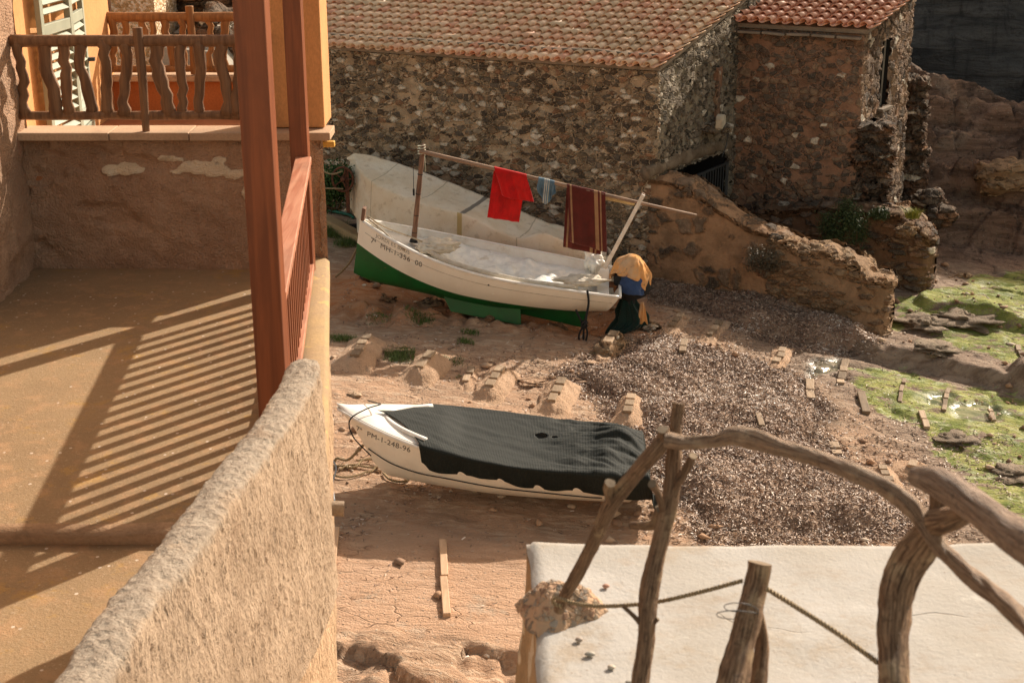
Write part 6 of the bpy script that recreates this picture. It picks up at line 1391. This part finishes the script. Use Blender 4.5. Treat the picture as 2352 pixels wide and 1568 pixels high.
def rest(label, a, b, hgt, wid, k, seed, ww=.17, mat=None, full=True):
    """a, b: near and far end pixels of the crest"""
    pa, pb = PG(*a, hgt*.8), PG(*b, hgt); d = pb-pa; d[2] = 0; Lc = np.linalg.norm(d); d /= Lc; nn = np.array([-d[1], d[0], 0])
    t = empty('boat_rest', (pa+pb)/2*np.array([1, 1, 0])+np.array([0, 0, float(H(*((pa+pb)/2)[:2]))]), label, 'boat rest', 'concrete boat rests with wooden slabs')
    S = np.linspace(-.28, Lc+.25, 60); Q = np.linspace(-1.6, 1.6, 50); A, B = np.meshgrid(S, Q, indexing='ij')
    endf = sstep(-.30, .02, A)*(1-sstep(Lc-.02, Lc+.25, A)); prof = np.clip(1-np.abs(B*(1+.12*fbm(A*3, B, 2, seed)))**1.7*1.0, -.5, 1)
    X = pa[0]+d[0]*A+nn[0]*B*wid; Y = pa[1]+d[1]*A+nn[1]*B*wid; zc = np.interp(A, [0, Lc], [pa[2], pb[2]]); g = H(X, Y)
    Z = np.where(prof > 0, g+(zc-g)*np.clip(endf*prof**.8, 0, 1), g-.12)-.0+.03*fbm(A*6, B*3, 4, seed)*np.clip(endf*2, 0, 1); Z = np.maximum(Z, g-.10)
    obj('mound', np.stack([X, Y, Z], -1).reshape(-1, 3), gridf(60, 50), mat or M_REST, t, world=True)
    for i in range(k):
        s0 = Lc*(i+.12)/k; s1 = Lc*(i+.82)/k; r0_ = np.random.default_rng(seed*7+i)
        p0 = pa+d*s0; p1 = pa+d*s1; p0[2] = np.interp(s0, [0, Lc], [pa[2], pb[2]])+.015; p1[2] = np.interp(s1, [0, Lc], [pa[2], pb[2]])+.02+.012*r0_.random()
        off_ = nn*r0_.normal(0, .012); mb = MB(); mb.beam(p0+off_, p1+off_, ww*(.9+.2*r0_.random()), .055); obj('wood_slab', mb.v[0], mb.f, M_CHOCK, t, False, world=True, bevel=.008)
rest('concrete boat rest with four separate wooden slabs, nearest the terrace wall', (810, 820), (846, 770), 0.17, 0.36, 4, 501, .15)
rest('stubby broken boat rest below the green tuft of grass', (962, 848), (995, 806), 0.21, 0.34, 2, 502, .17)
rest('boat rest whose sunlit crest holds cracked slabs, behind the dinghy bow', (1122, 890), (1155, 842), 0.19, 0.31, 3, 503, .15)
rest('boat rest with a split crest behind the middle of the dinghy', (1266, 925), (1292, 868), 0.20, 0.32, 3, 504, .15)
rest('boat rest with a notched crest at the edge of the seaweed', (1440, 950), (1455, 906), 0.19, 0.27, 3, 505, .16)
rest('low boat rest with two thin grey slabs, half sunk in the slip', (1068, 880), (1082, 843), 0.05, 0.17, 2, 506, .12)
rest('earth covered boat rest under the outboard motor', (1392, 790), (1412, 762), 0.26, 0.26, 2, 507, .18, M_CONGL)
rest('low boat rest with slabs in the shade between seaweed heap and bank, left', (1627, 772), (1655, 738), 0.06, 0.19, 3, 508, .13)
rest('low boat rest with slabs in the shade in front of the seaweed heap', (1540, 752), (1566, 722), 0.06, 0.19, 3, 509, .13)
rest('low boat rest with slabs in the shade, right of the others by the heap', (1782, 835), (1800, 800), 0.07, 0.19, 3, 510, .13)
rest('boat rest of pinkish concrete standing beyond the arched branch', (2040, 1108), (2025, 1070), 0.14, 0.26, 3, 511, .14)
rest('broad pinkish boat rest with one white edged slab above the arched branch', (2092, 1075), (2100, 1058), 0.15, 0.34, 1, 512, .14)
# ---- wooden skids lying on the rock and slip
rsk = np.random.default_rng(31)
def skid(label, pts, w, k=1, hgt=.06, gap=.12, mat=None, lift=0.):
    w *= .82; hgt *= .8
    pa, pb = PG(*pts[0], .04), PG(*pts[1], .04)
    t = empty('wooden_skid', (pa+pb)/2, label, 'skid', 'wooden skids laid across the slip')
    for i in range(k):
        a_ = pa+(pb-pa)*((i+gap/2)/k); b_ = pa+(pb-pa)*((i+1-gap/2)/k)
        for q in (a_, b_): q[2] = float(H(q[0], q[1]))+hgt*.4+lift+float(rsk.normal(0, .008)); q[0] += float(rsk.normal(0, .012))
        mb = MB(); mb.beam(a_, b_, w, hgt); obj('plank', mb.v[0], mb.f, mat or M_CHOCK, t, False, world=True, bevel=.010)
skid('long pale skid in two pieces mortared into the bare slipway', ((1026, 1412), (1016, 1240)), .12, 2, .09, .03, m_wood('pale_skid', (.62, .42, .27), (.50, .32, .19), 1, .7, 1, 24))
skid('pale skid half hidden behind the terrace wall edge', ((764, 1300), (769, 1212)), .12, 1, .08, .02, bpy.data.materials['pale_skid'])
skid('skid of four short slabs on wet rock near the tip of the seaweed heap', ((1930, 878), (1944, 822)), .17, 4)
skid('skid of two slabs at the corner of the seaweed bank', ((1862, 915), (1860, 868)), .18, 2)
skid('single thick skid on bare rock left of the green algae', ((1990, 950), (1980, 900)), .17, 1, .09)
skid('thin skid of three pieces on the green algae, left of the pools', ((2067, 920), (2077, 866)), .09, 3)
skid('thin skid of four pieces beside the larger pool', ((2168, 940), (2178, 890)), .10, 4)
skid('thin dark and pale skid right of the pools', ((2281, 964), (2274, 936)), .10, 3)
skid('two piece skid sloping off the rock edge into the algae', ((2132, 984), (2114, 940)), .13, 2, .08, .2)
skid('pair of square slabs on the rock above the arched branch', ((1928, 1042), (1912, 1010)), .20, 2, .05, .2)
skid('worn pale skid buried in the seaweed bank', ((1748, 1000), (1742, 965)), .12, 1, .08, lift=.16)
skid('short skid at the far end of the algae by the right edge', ((2350, 820), (2336, 790)), .12, 2)
skid('skid of two slabs at the top of the seaweed bank', ((1566, 824), (1572, 792)), .16, 2, .07, lift=.14)
M_GRST = m_plaster('grey_brown_rock', (.32, .245, .175), (.22, .17, .125), (.14, .13, .06), 5, 40, .05, .02)
for i, (px, py, s, lab) in enumerate(((812, 908, .10, 'pale splintered wood scrap on the ground left of the dinghy bow'), (1488, 752, .26, 'flat pebbly concrete patch beside the outboard motor'), (1380, 832, .30, 'flat grey stone in front of the seaweed below the motor'), (1352, 868, .30, 'flat sandy stone at the left edge of the seaweed bank'), (1222, 880, .22, 'flat stone slab left of the middle boat rest'), (905, 800, .30, 'flat pale stone above the green tuft of grass'), (2145, 800, .4, 'dark wet rock ledge among the algae'), (2200, 1010, .35, 'grey rock island in the algae'), (2330, 1090, .4, 'low brown rock at the right edge of the algae'), (855, 640, .28, 'rough stone on the red bank under the bow'), (893, 690, .16, 'yellowish round stone below the red bank'), (2120, 745, .55, 'broken brown rocks between the two patches of algae'), (2210, 735, .6, 'dark rock heap at the far edge of the algae'))):
    p = PG(px, py); v, f = blob(p+np.array([0, 0, .0]), (s, s*.8, s*(.22 if i < 9 and i > 0 else .30 if i in (11, 12) else .5)), 90+i, 22, .55, 2.3)
    props(obj('flat_stone' if i < 9 else 'stone', v, f, [M_CHOCK, M_CONGL, M_REST][min(i, 2)] if i < 6 else M_GRST if i in (6, 7, 8, 11, 12) else M_CONGL), lab, 'stone')
# ---- plants
def m_leaf(name, a, b):
    n = NT(name); c = n.mix(n.attr('tr'), a, b); n.b.inputs['Transmission Weight'].default_value = 0; return n.fin(c, .6, .3)
M_GRASS = m_leaf('grass_blade', (.05, .10, .02), (.16, .21, .05)); M_SHRUB = m_leaf('shrub_leaf', (.020, .040, .014), (.07, .095, .03)); M_IVY = m_leaf('ivy_leaf', (.018, .050, .012), (.06, .12, .03)); M_YEL = m_leaf('yellow_green', (.12, .17, .03), (.42, .36, .06)); M_DRY = m_leaf('dry_twig_leaf', (.05, .045, .03), (.14, .11, .07))
def tuft(label, px, py, rx, ry, hgt, num, mat, seed, name='grass_tuft', cat='grass', at=None):
    r0 = np.random.default_rng(seed); c = PG(px, py) if at is None else np.array(at); V_ = []; T = []
    for i in range(num):
        x = c[0]+float(np.clip(r0.normal(0, rx*.45), -rx*.75, rx*.75)); y = c[1]+float(np.clip(r0.normal(0, ry*.45), -ry*.75, ry*.75)); z = (float(H(x, y)) if at is None else c[2])-.01; a = r0.random()*6.28; l = hgt*r0.uniform(.4, 1.1); le = r0.uniform(.2, 1.0)*l; w = .0045
        dx, dy = math.cos(a), math.sin(a); V_ += [(x-dy*w, y+dx*w, z), (x+dy*w, y-dx*w, z), (x+dx*le*.45+dy*w*.8, y+dy*le*.45-dx*w*.8, z+l*.6), (x+dx*le*.45-dy*w*.8, y+dy*le*.45+dx*w*.8, z+l*.6), (x+dx*le, y+dy*le, z+l*.85)]; T += [r0.random()]*5
    F = []
    for i in range(num): b = i*5; F += [(b, b+1, b+2, b+3), (b+3, b+2, b+4)]
    return props(obj(name, V_, F, mat, smooth=False, attrs={'tr': T}), label, cat)
for i, (px, py, rx, ry, h_, nn_, lab) in enumerate(((918, 818, .34, .42, .12, 900, 'bright green grass tuft between the two leftmost boat rests'), (785, 778, .35, .22, .10, 500, 'low grass tuft against the terrace wall beside the four slab rest'), (965, 738, .35, .22, .10, 450, 'thin grass tuft below the red bank amidships'), (870, 725, .30, .2, .08, 260, 'sparse grass and weed patch left below the red bank'), (1080, 765, .20, .12, .08, 260, 'small grass tuft below the bilge plate of the boat'), (1070, 786, .2, .14, .08, 280, 'weedy grass tuft in front of the boat rests, right'), (1040, 830, .25, .2, .07, 220, 'tiny tuft beside the stubby broken boat rest'), (1068, 868, .2, .12, .07, 150, 'tiny green tuft at the low two slab rest'), (770, 535, .35, .5, .22, 900, 'leafy grass clump beside the curb near the terrace corner'), (800, 560, .4, .3, .16, 600, 'grass clump in front of the concrete curb'))):
    tuft(lab, px, py, rx, ry, h_, nn_, M_GRASS, 600+i)
def bush(label, c, r, num, mat, seed, name='shrub', leaf=.035, cat='shrub', hang=0.):
    r0 = np.random.default_rng(seed); t = empty(name, (c[0], c[1], c[2]-r[2]), label, cat); V_ = []; T = []
    cl = r0.normal(0, .5, (26, 3)); cl /= np.maximum(1, np.linalg.norm(cl, axis=1))[:, None]
    k = r0.integers(0, 26, num); P = cl[k]*.8+r0.normal(0, .17, (num, 3)); P = P*np.array(r); P[:, 2] -= hang*np.abs(P[:, 0])
    a = r0.normal(size=(num, 3)); a /= np.linalg.norm(a, axis=1)[:, None]; b = np.cross(a, r0.normal(size=(num, 3))); b /= np.linalg.norm(b, axis=1)[:, None]
    l = leaf*r0.uniform(.5, 1.2, num)[:, None]; P = P+np.array(c)
    v = np.stack([P-a*l, P+b*l*.45, P+a*l, P-b*l*.45], 1).reshape(-1, 3); f = np.arange(num*4).reshape(-1, 4)
    obj('foliage', v, f, mat, t, False, attrs={'tr': np.repeat(np.clip(.5+.35*P[:, 2]*0+r0.normal(0, .3, num), 0, 1), 4)}, world=True)
    mb = MB()
    for i in range(9):
        e = np.array(c)+cl[i]*np.array(r)*.8; s_ = np.array([c[0]+.1*cl[i][0], c[1]+.1, c[2]-r[2]]); mb.tube([s_, (s_+e)/2+np.array([0, 0, .08]), e], [.012, .008, .004], 5)
    obj('stems', np.concatenate(mb.v), mb.f, M_MAST, t, True, world=True); return t
bush('bushy dark green shrub hanging on the retaining wall below the tall house', PY(1935, 515, 30.0), (.52, .35, .55), 5200, M_SHRUB, 701, leaf=.03)
bush('small dark shrub on top of the retaining wall near its end', PY(2022, 490, 30.1), (.26, .22, .16), 1300, M_SHRUB, 702, leaf=.028)
bush('thin dry shrub clinging to the conglomerate block', PY(1752, 600, 27.65), (.50, .22, .34), 1700, M_DRY, 703, leaf=.03)
bush('green ivy bush against the boathouse wall behind the terrace corner', PY(762, 420, 30.3), (.75, .5, .62), 7000, M_IVY, 704, 'ivy_bush', .045, 'bush')
bush('creeper trailing down the retaining wall below the larger shrub', PY(1975, 540, 29.9), (.3, .15, .45), 900, M_SHRUB, 706, leaf=.028)
p = PY(2095, 500, 29.75); tuft('yellow green plant on the end of the retaining wall', 0, 0, .16, .12, .26, 420, M_YEL, 705, 'plant', 'plant', at=p)
bush('dark leafless scrub on the slope above the left end of the long clay roof', PY(760, 10, 40.), (2.2, 1.0, .9), 3500, M_DRY, 707, leaf=.06)
# ---- winch, ropes, pipe, tyre, curb near the terrace corner
wc = PY(835, 425, 29.9)
wc = PY(787, 412, 29.7); wn_ = empty('winch', (wc[0], wc[1], wc[2]-.4), 'rusty spoked winch wheel in front of the ivy at the bow of the covered boat', 'winch')
M_RUST = m_flat('rust', (.13, .045, .02), (.06, .025, .015), .8, 25)
mb = MB(); mb.tube([wc+np.array([math.cos(a_)*.22, 0, math.sin(a_)*.26]) for a_ in np.linspace(0, 6.283, 30)], .025, 7); obj('wheel_rim', mb.v[0], mb.f, M_RUST, wn_, True, world=True)
mb = MB()
for a_ in np.arange(5)*1.257: mb.tube([wc, wc+np.array([math.cos(a_)*.22, 0, math.sin(a_)*.26])], .014, 6)
mb.tube([wc+np.array([0, -.08, 0]), wc+np.array([0, .25, 0])], .05, 10); obj('spokes', np.concatenate(mb.v), mb.f, M_RUST, wn_, True, world=True)
mb = MB(); mb.beam(wc+np.array([.08, .1, -.75]), wc+np.array([.08, .1, .2]), .08, .08); obj('winch_post', mb.v[0], mb.f, M_RUST, wn_, False, world=True, bevel=.01)
rope('upper taut rope from behind the terrace corner to the winch wheel', [PY(730, 388, 29.4), PY(760, 400, 29.5), wc+np.array([0, -.03, .18])], .018, M_ROPE, cat='rope', strands=False)
rope('lower taut rope from behind the terrace corner to the winch wheel', [PY(730, 432, 29.4), PY(760, 433, 29.5), wc+np.array([0, -.03, -.20])], .018, M_ROPE, cat='rope', strands=False)
rope('green hose on the ground beside the tyre', [PG(735, 478, .06), PG(760, 484, .06), PG(800, 493, .06), PG(812, 500, .05)], .035, m_flat('green_hose', (.02, .15, .09), rough=.4), 'hose', cat='hose', strands=False)
tc = PG(815, 530, .09); mb = MB(); mb.tube([tc+np.array([math.cos(a_)*.24, math.sin(a_)*.24, .02]) for a_ in np.linspace(0, 6.283, 36)], .085, 12); props(obj('old_tyre', mb.v[0], mb.f, m_flat('old_rubber', (.035, .028, .022), rough=.8), smooth=True), 'half buried dark tyre behind the bow of the cream and green boat', 'tyre')
a, b = PG(735, 500, .1), PG(850, 560, .1); mb = MB(); mb.beam(a, b, .30, .22); o = obj('concrete_curb', mb.v[0], mb.f, m_plaster('yellowed_concrete', (.42, .28, .14), (.50, .36, .20), (.25, .16, .09), 5, 40, 0, .02), bevel=.04, smooth=False); props(o, 'yellowed concrete beam lying between the grass and the tyre', 'curb')
crumple('brown_tarpaulin', 'crumpled brown tarpaulin beside the green hose', PG(765, 472, .12), (.34, .22, .12), 9, m_flat('brown_tarp', (.14, .085, .055), rough=.8), 'tarpaulin')
# ================================================================ LIGHT, SKY, CAMERA
SUN_AZ = 41.5; SUN_EL = 31.0
w = bpy.data.worlds.new('World'); sc.world = w; w.use_nodes = True
nt = w.node_tree; bg = nt.nodes['Background']
sky = nt.nodes.new('ShaderNodeTexSky'); sky.sky_type = 'NISHITA'; sky.sun_disc = False
sky.sun_elevation = R(SUN_EL); sky.sun_rotation = R(SUN_AZ); sky.dust_density = 2.0
mx = nt.nodes.new('ShaderNodeMix'); mx.data_type = 'RGBA'; mx.blend_type = 'MULTIPLY'; mx.inputs[0].default_value = 1
mx.inputs[7].default_value = (1.0, .74, .48, 1); nt.links.new(sky.outputs[0], mx.inputs[6]); nt.links.new(mx.outputs[2], bg.inputs[0]); bg.inputs[1].default_value = .15
sl = bpy.data.lights.new('sun', 'SUN'); sl.energy = 3.75; sl.angle = R(.6); sl.color = (1, .90, .77)
so = bpy.data.objects.new('sun', sl); COL.objects.link(so)
d = Vector((math.sin(R(SUN_AZ))*math.cos(R(SUN_EL)), math.cos(R(SUN_AZ))*math.cos(R(SUN_EL)), math.sin(R(SUN_EL))))
so.rotation_euler = (-d).to_track_quat('-Z', 'Y').to_euler(); so.location = (30, 30, 30)
cam = bpy.data.cameras.new('camera'); co2 = bpy.data.objects.new('camera', cam); COL.objects.link(co2)
cam.lens = 50.0; cam.sensor_width = 36; cam.clip_end = 3000; cam.clip_start = .05
co2.location = (0, 0, CAMZ); co2.rotation_euler = (R(90)-PITCH, 0, 0)
cam.dof.use_dof = True; cam.dof.focus_distance = 20; cam.dof.aperture_fstop = 8.0
sc.camera = co2
sc.view_settings.view_transform = 'Standard'; sc.view_settings.look = 'None'; sc.view_settings.gamma = 1
sc.view_settings.exposure = EXPO
sc.cycles.max_bounces = 6; sc.cycles.use_denoising = True
